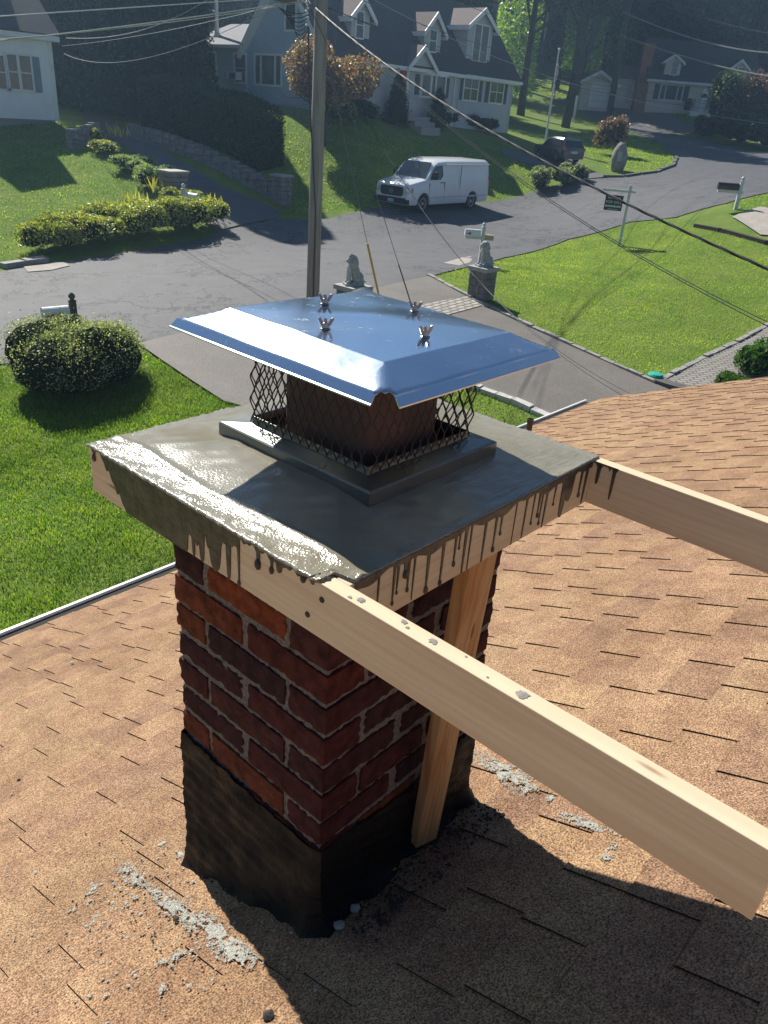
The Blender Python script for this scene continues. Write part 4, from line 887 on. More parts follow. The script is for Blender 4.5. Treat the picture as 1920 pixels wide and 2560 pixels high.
# front door under a small gable
du0, dz0 = F.at(990, 286); du1, dz1 = F.at(1016, 178); 
mb = MB(); F.box(mb, du0-.16, du0, dz0, dz1+.1, 0, .07); F.box(mb, du1, du1+.2, dz0, dz1+.1, 0, .07); F.box(mb, du0-.16, du1+.2, dz1, dz1+.16, 0, .08); dr = W2L(gh, mb.build('door_frame', trim_m))
mb = MB(); F.box(mb, du0, du1, dz0, dz1, .01, .05); mb.build('door', mat('red_door', (.32, .035, .03), .45), dr)
mb = MB(); F.box(mb, du0-.6, du1+.9, dz0-.25, dz0-.02, .0, 1.2); F.box(mb, du0-.2, du1+.9, dz0-.5, dz0-.25, .0, 1.6); F.box(mb, du0-.1, du1+.9, dz0-.9, dz0-.5, 0, 2.0); W2L(gh, mb.build('front_steps', mat('step_stone', (.30, .29, .29), .8)))
def gablet(e, F, uc, w_, zb, zt_, zr, q0, depth, wall, winargs=None, roofm=roof_b, name='dormer', ov=.28, tb=.17):
    """small gabled dormer or porch roof: wall, white rake boards, two roof slopes, window"""
    mb = MB(); P = F.P
    fr = [P(uc-w_/2, zb, q0), P(uc+w_/2, zb, q0), P(uc+w_/2, zt_, q0), P(uc, zr, q0), P(uc-w_/2, zt_, q0)]
    mb.prism(fr, -F.n*depth); d_ = W2L(e, mb.build(name, wall)); k = (zr-zt_)/(w_/2)
    for s in (-1, 1):
        mb = MB(); a = P(uc + s*(w_/2+ov), zt_-ov*k, q0+.25); b = P(uc, zr+.02, q0+.25); mb.prism([a, b, b - F.n*(depth+.25), a - F.n*(depth+.25)], (0, 0, .07)); mb.build('dormer_roof', roofm, d_)
        mb = MB(); a2 = P(uc + s*(w_/2+ov), zt_-ov*k-.05, q0+.27); b2 = P(uc, zr-.03, q0+.27); mb.prism([a2 - Vector((0,0,tb*.7)), b2 - Vector((0,0,tb)), b2 + Vector((0,0,.12)), a2 + Vector((0,0,.13))], -F.n*.06); 
        mb.prism([a2 - Vector((0,0,tb*.7)), a2 + Vector((0,0,.1)), a2 + Vector((0,0,.1)) - F.n*(depth), a2 - Vector((0,0,tb*.7)) - F.n*(depth)], F.d*s*.03); mb.build('trim', trim_m, d_)
    if winargs:
        F2 = Fac(P(0, 0, q0), math.degrees(math.atan2(F.d.y, F.d.x))); F2.n = F.n; x0, y0, x1, y1, kw = winargs
        ua, za = F2.at(x0, y1); ub, zb_ = F2.at(x1, y0); 
        w__ = window(e, F2, min(ua, ub), max(ua, ub), min(za, zb_), max(za, zb_), fw=.07, **kw); w__.parent = d_; w__.matrix_parent_inverse = Matrix.Identity(4)
    return d_
def gl(e, F, xc, wpx, yb, yt, yr, q0, depth, wall, win, **k):
    if q0 < 0:
        q0 = min(np.arange(-3.4, .3, .02), key=lambda q: abs(F.at(xc, yb, q)[1] - (EZ - q*s_ + .2 if F.o.y == GY else zE + .02 + .925*(.5-q))))
    """place a gablet from surveyed points on a plane q0 in front of/behind the facade"""
    ua, _ = F.at(xc - wpx/2, yt, q0); ub, _ = F.at(xc + wpx/2, yt, q0); uc = (ua+ub)/2; _, zb = F.at(xc, yb, q0); _, zt_ = F.at(xc, yt, q0); _, zr = F.at(xc, yr, q0)
    return gablet(e, F, uc, abs(ub-ua), zb, zt_, zr, q0, depth, wall, win, **k)
gl(gh, F, 1084, 42, 131, 72, 33, -.9, 2.6, grey_m, (1070, 77, 1091, 127, dict(kind='double')))
gl(gh, F, 1203, 62, 154, 64, 22, -.7, 2.8, grey_m, (1178, 68, 1222, 150, dict(kind='slider', glass=glass_l)))
gl(gh, F, 903, 46, 98, 34, -4, -.9, 2.6, grey_m, (888, 32, 908, 93, dict(kind='double')))
gl(gh, F, 1052, 56, 165, 160, 116, .45, 1.6, grey_m, None, name='porch_gable')
mb = MB(); F.box(mb, F.at(1136, 200)[0]-.04, F.at(1136, 200)[0]+.04, -.9, EZ-.4, .02, .1); W2L(gh, mb.build('downspout', trim_m))
# gable-side windows
WP(Gb, 640, 140, 704, 209, gh, kind='triple', glass=glass_l)
WP(Gb, 716, 8, 741, 74, gh, kind='double')
Gw = Fac((GX-.1, GY+GD, 0), 90, -1)
WP(Gw, 516, 133, 540, 199, gh, kind='single'); WP(Gw, 589, 137, 615, 204, gh, kind='double', glass=glass_l)
ua, za = Gw.at(583, 200); ub, zb = Gw.at(606, 181); mb = MB(); Gw.box(mb, min(ua, ub), max(ua, ub), za, zb, .05, .45); ac = W2L(gh, mb.build('window_air_conditioner', trim_m))
mb = MB(); Gw.box(mb, min(ua, ub)+.05, max(ua, ub)-.25, za+.05, zb-.05, .45, .47); mb.build('grille', shut_m, ac)
mb = MB(); P_ = Gw.P(Gw.at(512, 100)[0], 0, .0); fx = GX+.6
pz = Vector((fx, P_.y-.2, 0)); mb.cyl((pz.x, pz.y, 3.3), (pz.x, pz.y, 7.5), .10, n=12); mb.lathe([(.28, 3.35), (.14, 3.7), (.13, 3.9)], (pz.x, pz.y, .05), n=16); W2L(gh, mb.build('flue_pipe', mat('flue_steel', (.75, .76, .78), .35, metal=.5)))

# ---- white house, upper left
wy = 36.8; xw = PY(135, 200, wy).x
wh = empty('white_house', (xw-6, wy, -1), 0, 'white clapboard house with grey shutter at the upper left corner', 'house')
Fw = Fac((xw-16, wy, 0), 0); WL = 16.0; zb_ = PY(133, 301, wy).z; ze_ = PY(120, 98, wy).z
white_s = mat('white_siding', (.84, .86, .88), .6, var=(.78, .80, .83), scale=1.2)
mb = MB(); siding(mb, (xw-16, wy), (1, 0), (0, -1), zb_, ze_, lambda z: (0, WL), lap=.16, pr=.022); mb.box((xw-16, wy, zb_), (xw, wy+7.5, ze_)); W2L(wh, mb.build('wall', white_s))
mb = MB(); mb.box((xw-16, wy+.08, -2.6), (xw-.1, wy+7.4, zb_)); W2L(wh, mb.build('foundation', mat('foundation_block', (.28, .27, .28), .9)))
mb = MB(); Fw.box(mb, WL-.14, WL+.04, zb_-.02, ze_, 0, .05); W2L(wh, mb.build('corner_board', trim_m)); mb = MB(); Fw.box(mb, -.3, WL+.25, ze_-.08, ze_+.12, 0, .4); W2L(wh, mb.build('gutter', trim_m))
slabroof(wh, [(xw-16.3, wy-.35, ze_+.10), (xw+.3, wy-.35, ze_+.10), (xw+.3, wy+3.7, ze_+3.5), (xw-16.3, wy+3.7, ze_+3.5)], .1, roof_d)
slabroof(wh, [(xw-16.3, wy+7.8, ze_+.10), (xw+.3, wy+7.8, ze_+.10), (xw+.3, wy+3.7, ze_+3.5), (xw-16.3, wy+3.7, ze_+3.5)], .1, roof_d)
mb = MB(); ud = Fw.at(22, 40, -1.8)[0]; 

for ue in (ud, ud-3.6): siding(mb, (xw-16, wy+1.8), (1, 0), (0, -1), ze_+1.25, ze_+4.6, lambda z: (ue-2.2, ue), lap=.16, pr=.022); mb.box((xw-16+ue-2.2, wy+1.8, ze_+1), (xw-16+ue, wy+6, ze_+4.6)); W2L(wh, mb.build('dormer_wall', white_s)); mb = MB(); mb.box((xw-2.6, wy+3.2, ze_+2), (xw-1.6, wy+4.2, ze_+5.2)); W2L(wh, mb.build('chimney', mat('red_chimney_brick', (.16, .07, .06), .85, var=(.1, .05, .045), scale=5)))
WP(Fw, -70, 140, 10, 216, wh, kind='double'); WP(Fw, 22, 141, 72, 221, wh, kind='pair')
u0, z1 = Fw.at(78, 141); u1, z0 = Fw.at(106, 232); mb = MB(); Fw.box(mb, u0, u1, z0, z1, 0, .05); W2L(wh, mb.build('shutter', mat('grey_shutter', (.20, .25, .31), .6)))

# ---- far tan house, breezeway and garage
tan_m = mat('tan_siding', (.66, .61, .53), .75, var=(.60, .55, .48), scale=1.2)
pz = AD(1755, 277, 92)
th = empty('tan_house', tuple(pz), 0, 'far tan cape house with brick chimney, white door and two dormers', 'house')
Ft = Fac((pz.x, pz.y, 0), -52); Ft.n = Vector((-math.sin(R(52)), -math.cos(R(52)), 0))
Ft.n = Vector((Ft.d.y, -Ft.d.x, 0)); 
if Ft.n.dot(Vector(CAM) - pz) < 0: Ft.n = -Ft.n
uL, zE = Ft.at(1626, 197); uR = Ft.at(1885, 225)[0]; zB = Ft.at(1690, 283)[1]-.6
def fwall(F, e, u0, u1, z0, z1, m, name, depth=6):
    mb = MB(); siding(mb, tuple(F.P(0,0,0))[:2], tuple(F.d)[:2], tuple(F.n)[:2], z0, z1, lambda z: (u0, u1), lap=.2, pr=.02); F.box(mb, u0, u1, z0, z1, -depth, 0); return W2L(e, mb.build(name, m))
fwall(Ft, th, uL, uR, zB, zE, tan_m, 'wall', 7)
P = Ft.P; zR = zE + 3.6
slabroof(th, [P(uL-.4, zE-.1, .5), P(uR+.4, zE-.1, .5), P(uR+.4, zR, -3.5), P(uL-.4, zR, -3.5)], .12, roof_d); slabroof(th, [P(uL-.4, zE-.1, -7.5), P(uR+.4, zE-.1, -7.5), P(uR+.4, zR, -3.5), P(uL-.4, zR, -3.5)], .12, roof_d)
mb = MB(); Ft.box(mb, uL-.4, uR+.4, zE-.25, zE-.02, .42, .56); W2L(th, mb.build('gutter', trim_m)); mb = MB(); mb.prism([P(uL, zE, 0), P(uL, zR-.1, -3.5), P(uL, zE, -7)], Ft.d*.1); mb.prism([P(uL-.3, zE-.2, .4), P(uL-.3, zE+.1, .4), P(uL-.3, zR+.1, -3.5), P(uL-.3, zR-.25, -3.5)], Ft.d*.1); W2L(th, mb.build('rake_trim', trim_m))
WP(Ft, 1648, 216, 1708, 247, th, kind='triple', glass=glass_l, shutters=.5, fw=.12)
u0, z0 = Ft.at(1746, 279); u1, z1 = Ft.at(1771, 223); mb = MB(); Ft.box(mb, u0, u1, z0, z1, 0, .08); dd = W2L(th, mb.build('front_door', trim_m)); mb = MB(); mb.prism([Ft.P((u0+u1)/2 + .32*math.cos(a), z1-.75+.35*math.sin(a), .09) for a in np.linspace(0, math.pi, 9)], Ft.n*.01); mb.build('fanlight', glass_m, dd)
mb = MB(); Ft.box(mb, u0-1.2, u1+.8, z0-.5, z0-.05, 0, 1.6)
for uu in (u0-.9, u1+.6): Ft.box(mb, uu, uu+.06, z0, z0+1, .1, 1.5)
W2L(th, mb.build('door_steps', trim_m))
gl(th, Ft, 1686, 40, 189, 152, 136, -.9, 3.0, tan_m, (1676, 154, 1697, 186, dict(kind='double')), roofm=roof_d, tb=.14); gl(th, Ft, 1850, 42, 204, 170, 150, -.9, 3.0, tan_m, (1838, 170, 1862, 203, dict(kind='double')), roofm=roof_d, tb=.14)
brick_f = mat('chimney_brick_far', (.42, .19, .13), .85, var=(.28, .13, .10), scale=3)
ua = Ft.at(1608, 200)[0]; mb = MB(); Ft.box(mb, uL-1.0, uL-.02, zB, Ft.at(1618, 105)[1], -1.6, -.6); W2L(th, mb.build('chimney', brick_f))
Fb = Fac(tuple(P(0, 0, -2.0)), -52); Fb.n = Ft.n
u0 = Fb.at(1536, 230)[0]; u1 = Fb.at(1600, 230)[0]; zt_ = Fb.at(1560, 196)[1]; fwall(Fb, th, u0, u1, zB, zt_, tan_m, 'breezeway_wall', 3)
slabroof(th, [Fb.P(u0, zt_, .4), Fb.P(u1+.4, zt_, .4), Fb.P(u1+.4, zt_+1.2, -2.6), Fb.P(u0, zt_+1.2, -2.6)], .1, roof_b, 'breezeway_roof'); WP(Fb, 1546, 216, 1556, 246, th, kind='double'); 
a, b = Fb.at(1562, 258); c, d = Fb.at(1580, 214); mb = MB(); Fb.box(mb, a, c, b, d, 0, .06); W2L(th, mb.build('side_door', mat('lilac_door', (.52, .46, .52), .5)))
Fg = Fac(tuple(P(0, 0, .6)), -52); Fg.n = Ft.n
g0, gz_ = Fg.at(1456, 204); g1 = Fg.at(1539, 204)[0]; ga = Fg.at(1503, 180)[1]; gar = fwall(Fg, th, g0, g1, zB, gz_, tan_m, 'garage_wall', 7)
mb = MB(); mb.prism([Fg.P(g0, gz_, -.01), Fg.P(g1, gz_, -.01), Fg.P((g0+g1)/2, ga-.1, -.01)], -Fg.n*7); W2L(th, mb.build('garage_gable', tan_m))
for s, ge in ((-1, g0-.4), (1, g1+.4)): slabroof(th, [Fg.P(ge, gz_-.15, .4), Fg.P((g0+g1)/2, ga, .4), Fg.P((g0+g1)/2, ga, -7.3), Fg.P(ge, gz_-.15, -7.3)], .12, roof_b, 'garage_roof')
mb = MB()
for ge in (g0-.45, g1+.45): mb.prism([Fg.P(ge, gz_-.35, .45), Fg.P(ge, gz_-.05, .45), Fg.P((g0+g1)/2, ga+.15, .45), Fg.P((g0+g1)/2, ga-.15, .45)], -Fg.n*.08)
W2L(th, mb.build('garage_trim', trim_m)); a, b = Fg.at(1471, 256); c, d = Fg.at(1523, 208); mb = MB(); Fg.box(mb, a, c, b-.4, d, 0, .06); gd = W2L(th, mb.build('garage_door', trim_m)); mb = MB()
for k in (1, 2, 3): Fg.box(mb, a+.05, c-.05, b-.4+(d-b+.4)*k/4-.015, b-.4+(d-b+.4)*k/4+.015, .06, .065)
mb.build('panel_joint', mat('joint_grey', (.4, .4, .42), .6), gd)
# ================================================================ vegetation
leaf_m = mat('leaf_foliage', (1, 1, 1), .45, spec=.5, attr=True, var=(1, 1, 1), scale=2, trans=.35)
needle_m = mat('evergreen_foliage', (1, 1, 1), .7, spec=.2, attr=True, var=(1, 1, 1), scale=2, trans=.06)
bark_m = mat('bark', (.085, .065, .05), .9, var=(.04, .032, .027), scale=6, stretch=(1, 1, .3), bump=.02)
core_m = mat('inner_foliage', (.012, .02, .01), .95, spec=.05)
OL = [(.13, .17, .06), (.20, .24, .10), (.08, .12, .04), (.28, .30, .17), (.06, .09, .035)]
DKG = [(.022, .042, .018), (.03, .055, .022), (.018, .034, .018), (.04, .065, .025)]
def shrub(name, base, rx, ry, h, n, size, pal, label, cat='shrub', group=None, m=None, core=.72, lumps=9, up=0, seed=0):
    b = Vector(base); e = empty(name, tuple(b), 0, label, cat, group)
    cs = []; rs = []
    for i in range(lumps):
        a = random.uniform(0, 2*math.pi); r_ = math.sqrt(random.random())*.62; cs.append((r_*math.cos(a)*rx, r_*math.sin(a)*ry, h*random.uniform(.40, .66))); rs.append(random.uniform(.36, .52))
    P = []
    k = rng.integers(0, lumps, n); d = rand_dirs(n); d[:, 2] = np.where(d[:, 2] < -.55, -d[:, 2], d[:, 2]); rr = np.array(rs)[k] * (1 - .3*rng.random(n)**2)
    P = np.array(cs)[k] + d * rr[:, None] * np.array([rx, ry, h*.95]); P[:, 2] = np.maximum(P[:, 2], .02)
    if up:
        kk = rng.random(n) < up; P[kk, 2] += rng.uniform(0, .22, kk.sum())*h
    leaves('foliage', P, size, m or leaf_m, pal, e)
    mb = MB()
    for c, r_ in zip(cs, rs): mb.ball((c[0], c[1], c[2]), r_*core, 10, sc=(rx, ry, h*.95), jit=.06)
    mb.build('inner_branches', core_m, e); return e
g = G(165, 985); BUSH = Vector((g.x + .42, g.y + .22, g.z))
shrub('rounded_bush', BUSH, 1.32, 1.1, 1.18, 34000, .021, [(.28, .32, .18), (.38, .42, .26), (.18, .22, .12), (.52, .54, .40), (.12, .16, .08)], 'big round light-green bush at the left, under the dark-post mailbox', 'bush', core=.8, lumps=26, up=.05)
# neighbour flower bed
FB = 'plants in the flower bed by the left kerb'
YG = [(.30, .34, .07), (.20, .26, .05), (.40, .40, .12), (.12, .19, .04), (.5, .46, .2)]
for i, (px, py, rx, ry, h, n, lb) in enumerate([(125, 628, 1.2, .9, .9, 3800, 'leafy ground shrub at the left end of the flower bed, next to the granite kerb'), (205, 612, 1.4, 1.1, .95, 4200, 'glossy low shrub second from the left in the flower bed'),
        (290, 598, 1.4, 1.1, 1.05, 4200, 'glossy low shrub under the yellow iris leaves'), (375, 588, 1.3, 1.1, 1.05, 4000, 'pinkish-green low shrub in the middle of the flower bed edge'), (450, 580, 1.4, 1.1, 1.15, 4000, 'dense green shrub left of the white mailbox foot'), (520, 570, .8, .8, .95, 2200, 'yellowing shrub at the driveway end of the flower bed'),
        (455, 520, .9, .7, .7, 2000, 'shrub behind the white mailbox post'), (385, 470, 1.1, .8, .8, 2200, 'feathery green plant beside the stone-capped pier'), (330, 430, 1.0, .8, .6, 1800, 'pale bushy plant halfway up the flower border'), (275, 385, 1.0, .8, .5, 1600, 'flowering plant near the top of the flower border'), (215, 355, .9, .7, .6, 1500, 'pale leafy plant at the top of the border, below the porch wall')]):
    shrub('bed_shrub', G(px, py), rx, ry, h, n, .05, YG if i not in (7, 8) else [(.25, .33, .16), (.35, .42, .24), (.16, .24, .1)], lb, 'shrub', FB, core=.62)
def spikes(name, base, n, h, r, pal, label, cat, group=None, w_=.03):
    b = Vector(base); P = np.zeros((n, 3)); a = rng.uniform(0, 2*np.pi, n); t = rng.uniform(.1, .6, n); up = np.c_[np.cos(a)*t, np.sin(a)*t, np.ones(n)]; up /= np.linalg.norm(up, axis=1)[:, None]
    hh = h*rng.uniform(.6, 1.1, n); q = np.sqrt(rng.random(n))*r; a1 = rng.uniform(0, 2*np.pi, n); base_ = np.c_[np.cos(a1)*q, np.sin(a1)*q, np.zeros(n)]
    a2 = rng.uniform(0, 2*np.pi, n); s = np.c_[np.cos(a2), np.sin(a2), np.zeros(n)]; pal = np.array(pal); c = pal[rng.integers(0, len(pal), n)]
    o = quads_mesh(name, base_ + up*(hh/2)[:, None], up*(hh/2)[:, None], s*w_, c, leaf_m); o.location = b; return tag(o, label, cat, group)
YL = [(.55, .48, .10), (.62, .55, .22), (.45, .40, .08), (.40, .45, .12)]
for px, py, lb in ((255, 560, 'yellow-green iris clump on the left above the glossy shrubs'), (340, 535, 'tall yellow iris clump in the middle of the flower bed'), (395, 500, 'orange-tipped iris leaves near the stone-capped pier'), (530, 545, 'yellow grass tuft at the corner of the driveway'), (305, 360, 'bright yellow tuft near the top of the border')):
    spikes('iris_clump', G(px, py) + Vector((0, 0, .25)), 26, .62, .5, YL, lb, 'iris', FB, .04)
# clipped hedge along the stone wall
h0, h1 = G(648, 432), G(350, 322); hd = (h1-h0); hl = hd.length; hd.normalize(); hn = Vector((hd.y, -hd.x, 0)).normalized()
if hn.x < 0: hn = -hn
he = empty('clipped_hedge', tuple(h0), 0, 'long dark clipped hedge above the stone wall beside the left driveway', 'hedge')
n = 26000; s = rng.uniform(0, hl, n); hw = 1.5; face = rng.random(n); q = np.where(face < .38, 0, np.where(face < .6, hw, rng.uniform(0, hw, n))); z = np.where(face < .6, rng.uniform(0, 1, n), 1.0); e_ = rng.random(n) < .06; s = np.where(e_, 0, s); q = np.where(e_, rng.uniform(0, hw, n), q); z = np.where(e_, rng.uniform(0, 1, n), z)
top = 2.05 + .12*np.sin(s*1.1); q = q + rng.normal(0, .05, n); X = h0.x + hd.x*s + hn.x*q; Y = h0.y + hd.y*s + hn.y*q; Z = Hn(X, Y) + z*top + rng.normal(0, .05, n)
leaves('foliage', np.c_[X, Y, Z] - np.array(h0), .055, needle_m, [(.03, .06, .02), (.04, .075, .025), (.025, .045, .018)], he)
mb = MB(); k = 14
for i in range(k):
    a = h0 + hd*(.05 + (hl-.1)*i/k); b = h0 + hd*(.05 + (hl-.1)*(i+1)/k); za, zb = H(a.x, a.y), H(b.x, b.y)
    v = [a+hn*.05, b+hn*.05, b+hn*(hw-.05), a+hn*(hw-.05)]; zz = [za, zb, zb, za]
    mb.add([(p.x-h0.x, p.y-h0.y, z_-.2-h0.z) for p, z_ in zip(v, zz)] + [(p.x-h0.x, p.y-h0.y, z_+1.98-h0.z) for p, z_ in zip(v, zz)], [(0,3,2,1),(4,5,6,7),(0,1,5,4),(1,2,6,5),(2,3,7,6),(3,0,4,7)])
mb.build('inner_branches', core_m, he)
# trees
def limb(mb, p, d, l, r, lvl, tips):
    pts = [p]; rs = [r]; dd = d.normalized(); n = 4
    for i in range(n): dd = (dd + Vector([random.uniform(-.22, .22) for _ in range(3)]) + Vector((0, 0, .06))).normalized(); pts.append(pts[-1] + dd*l/n); rs.append(r*(1-.55*(i+1)/n))
    mb.tube(pts, rs, 6 if lvl else 8)
    if lvl < 2:
        for _ in range(4 if lvl else 5):
            t = random.randint(1, n); a = Vector([random.uniform(-1, 1) for _ in range(3)]); limb(mb, pts[t], dd*.6 + a*.75, l*.58, rs[t]*.6, lvl+1, tips)
    tips.append(pts[-1])
def tree(name, base, h, cr, trunk_h, n, size, pal, label, cat='tree', group=None, m=None, r0=.18, squash=.8, lumps=22, shell=.5, lean=(0, 0)):
    e = empty(name, tuple(base), 0, label, cat, group); mb = MB(); tips = []; top = Vector((lean[0], lean[1], trunk_h))
    mb.tube([(0, 0, -.3), top*.5 + Vector((random.uniform(-.1, .1), random.uniform(-.1, .1), 0)), top, top + Vector((lean[0]*.3, lean[1]*.3, (h-trunk_h)*.6))], [r0*1.25, r0, r0*.8, r0*.3], 10)
    for i in range(7):
        a = i*2.4; limb(mb, top + Vector((0, 0, random.uniform(-.25, .45)*(h-trunk_h)*.6)), Vector((math.cos(a), math.sin(a), random.uniform(.3, 1.1))), cr*.8, r0*.42, 0, tips)
    mb.build('trunk', bark_m, e, smooth=True)
    cz = trunk_h + (h-trunk_h)*.52; cs = []; rs = []
    for i in range(lumps):
        d = Vector([random.gauss(0, 1) for _ in range(3)]).normalized() * random.uniform(.35, .78); cs.append((top.x + d.x*cr, top.y + d.y*cr, cz + d.z*(h-trunk_h)*.5)); rs.append(cr*random.uniform(.2, .38))
    P = blobs(cs, rs, n, shell, (1, 1, squash)); leaves('crown', P, size, m or leaf_m, pal, e, aspect=.6); return e
mp_ = G(808, 365); c0 = AD(828, 222, math.hypot(mp_.x-CAM[0], mp_.y-CAM[1]))
RD = [(.15, .085, .075), (.19, .12, .10), (.11, .06, .06), (.30, .25, .20), (.17, .09, .06), (.34, .30, .25), (.36, .14, .05)]
tree('red_maple', mp_, c0.z - mp_.z + 1.95, 2.45, 1.5, 17000, .075, RD, 'small round reddish-brown maple on the lawn, partly behind the utility pole', r0=.13, lumps=34, squash=.75, lean=(.4, .2))
# dense evergreens between the two houses
EG = 'dark evergreens between the white and the grey house'
def conifer(base, h, r, n, label, group=EG, pal=DKG, size=.13, name='evergreen_tree'):
    e = empty(name, tuple(base), 0, label, 'evergreen', group); mb = MB(); mb.tube([(0, 0, -.3), (0, 0, h*.95)], [.2, .04], 8); mb.build('trunk', bark_m, e)
    t = rng.random(n)**.8; a = rng.uniform(0, 2*np.pi, n); lob = 1 + .13*np.sin(a*5+t*9) + .09*np.sin(a*9+t*31)
    rr = r*(np.minimum(1, .7+t*4))*(1-t)**.55*lob*(1-.22*rng.random(n)**2); P = np.c_[np.cos(a)*rr, np.sin(a)*rr, t*h + rng.normal(0, .12, n)]
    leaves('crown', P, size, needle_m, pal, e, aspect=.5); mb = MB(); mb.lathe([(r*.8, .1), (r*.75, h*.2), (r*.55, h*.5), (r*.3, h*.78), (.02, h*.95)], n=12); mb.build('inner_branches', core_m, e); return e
for i, (px, D, h, r) in enumerate([(150, 52, 14, 2.7), (205, 50, 15, 2.9), (258, 49, 14.5, 2.9), (312, 48, 15.5, 3.0), (364, 47, 14.5, 2.9), (410, 47, 13.5, 2.6), (450, 49, 12, 2.1)]):
    p = AD(px, 250, D); conifer((p.x, p.y, H(p.x, p.y)), h, r, 9000, ['dark evergreen nearest the white house corner', 'second dark evergreen from the white house', 'third dark evergreen from the white house', 'dark evergreen in the middle of the row behind the hedge', 'dark evergreen third from the grey house wing', 'dark evergreen second from the grey house wing', 'dark evergreen touching the grey house wing'][i])
# house-front evergreens of the grey house
for px, py, r, h, lb in ((975, 303, .75, 2.3, 'dark cone-shaped yew left of the red door'), (1048, 300, .7, 1.9, 'dark leaning yew right of the red door'), (478, 246, .9, 1.4, 'pale round shrub at the left end of the grey house wing')):
    p = G(px, py); p.y = min(p.y, GY-.9); p.z = H(p.x, p.y); conifer(p, h, r, 2200, lb, 'shrubs against the grey house', size=.06, pal=DKG if 'pale' not in lb else OL, name='yew_bush')
for px, py, rx, h, lb in ((1115, 312, .9, .8, 'low dark shrub under the bay window'), (1160, 318, 1.1, .9, 'low dark shrub under the double windows'), (1215, 330, 1.2, .8, 'low dark shrub at the right end of the grey house'), (905, 300, 1.0, .9, 'dark shrub behind the maple trunk'), (560, 248, 1.4, .45, 'low flower pots and plants along the grey house wing')):
    p = G(px, py); shrub('foundation_shrub', p, rx, .8, h, 1500, .06, DKG, lb, 'shrub', 'shrubs against the grey house', needle_m)
# plants by the side driveway, boulder shrub, bottom-right plants
PG = [(.22, .27, .16), (.32, .36, .24), (.14, .19, .10)]
for px, py, rx, h, lb in ((1350, 470, 1.0, 1.0, 'pale grey-green shrub left of the white post by the side driveway'), (1400, 466, 1.0, .9, 'pale grey-green shrub below the parked dark car'), (1432, 452, .7, .8, 'yellowish shrub beside the white mailbox by the side driveway')):
    shrub('grey_green_shrub', G(px, py), rx, .8, h, 1800, .07, PG, lb, 'shrub', 'shrubs by the side driveway')
shrub('maroon_shrub', G(1520, 385), 1.25, 1.1, 2.0, 2600, .10, [(.15, .07, .06), (.24, .14, .11), (.09, .05, .045), (.3, .2, .17)], 'maroon-leaved shrub above the boulder', 'shrub', core=.5)
p = RP(1900, 945); base = Vector((19.0, 4.9, 0)); base.z = H(base.x, base.y)
for px, py, rx, h, lb in ((1905, 915, .8, .8, 'glossy green shrub at the right edge past the roof'), (1835, 955, .4, .35, 'small dark plant between paver walk and roof edge')):
    shrub('garden_shrub', G(px, py + 25), rx, rx, h, 2600, .05, [(.05, .13, .02), (.08, .18, .03), (.03, .08, .015)], lb, 'shrub', 'plants past the roof edge')
for px, py, rx, h, pal, lb in ((1800, 330, 3.2, 4.6, OL, 'large light-tipped bush in front of the tan house at right'), (1760, 345, 1.5, 1.6, DKG, 'round dark shrub left of the big bush at the right'), (1830, 360, 2.2, 1.9, DKG, 'round dark shrub below the big bush at the right'), (1900, 372, 2.4, 2.0, DKG, 'dark shrub at the right photo edge by the street'), (1893, 335, 3.0, 5.4, [(.12, .05, .045), (.08, .035, .035), (.18, .09, .06)], 'dark red bushy tree at the right photo edge'), (1640, 268, 1.0, 1.0, OL, 'small shrub at the tan house left corner'), (1725, 283, .9, 1.3, DKG, 'dark shrub left of the tan house door')):
    shrub('street_shrub', G(px, py), rx, rx*.8, h, 4000, .11, pal, lb, 'bush', 'bushes in front of the tan house', core=.7)
# forest behind
FGN = [(.035, .06, .02), (.05, .085, .025), (.028, .045, .018), (.07, .11, .03)]; FLT = [(.22, .36, .05), (.30, .44, .07), (.16, .28, .05), (.4, .46, .12)]  # FLT: leaf colours lightened to carry the sunlight on the lit foliage
FG = 'forest trees behind the houses'
protos = []
for i in range(4):
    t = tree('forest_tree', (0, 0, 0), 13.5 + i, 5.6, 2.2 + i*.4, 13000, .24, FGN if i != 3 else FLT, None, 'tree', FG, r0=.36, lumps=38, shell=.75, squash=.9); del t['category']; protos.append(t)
spots = [(1165, 126), (1262, 122), (1300, 128), (1345, 124), (1385, 130), (1425, 126), (1470, 120), (1515, 108), (1560, 115), (1600, 108), (1650, 113), (1695, 107), (1745, 114), (1790, 107), (1840, 112), (1885, 106), (1930, 112),
         (1185, 128), (1240, 132), (1310, 130), (1370, 135), (1440, 132), (1500, 136), (1580, 134), (1660, 133), (1740, 135), (1820, 134), (1900, 136),
         (60, 62), (140, 66), (220, 68), (300, 66), (380, 68), (450, 70), (520, 70), (590, 72), (0, 66), (640, 78), (700, 84), (780, 80), (860, 84), (940, 80), (1020, 84), (1040, 118), (1130, 130)]
def flabel(i, px, D):
    zone = 'behind the tan house' if px > 1600 else 'behind the far garage' if px > 1400 else 'in the gap right of the grey house' if px > 1150 else 'behind the grey house roof' if px > 520 else 'behind the dark evergreens' if px > 150 else 'behind the white house'
    return 'tall dark forest tree ' + zone
used = [False]*4
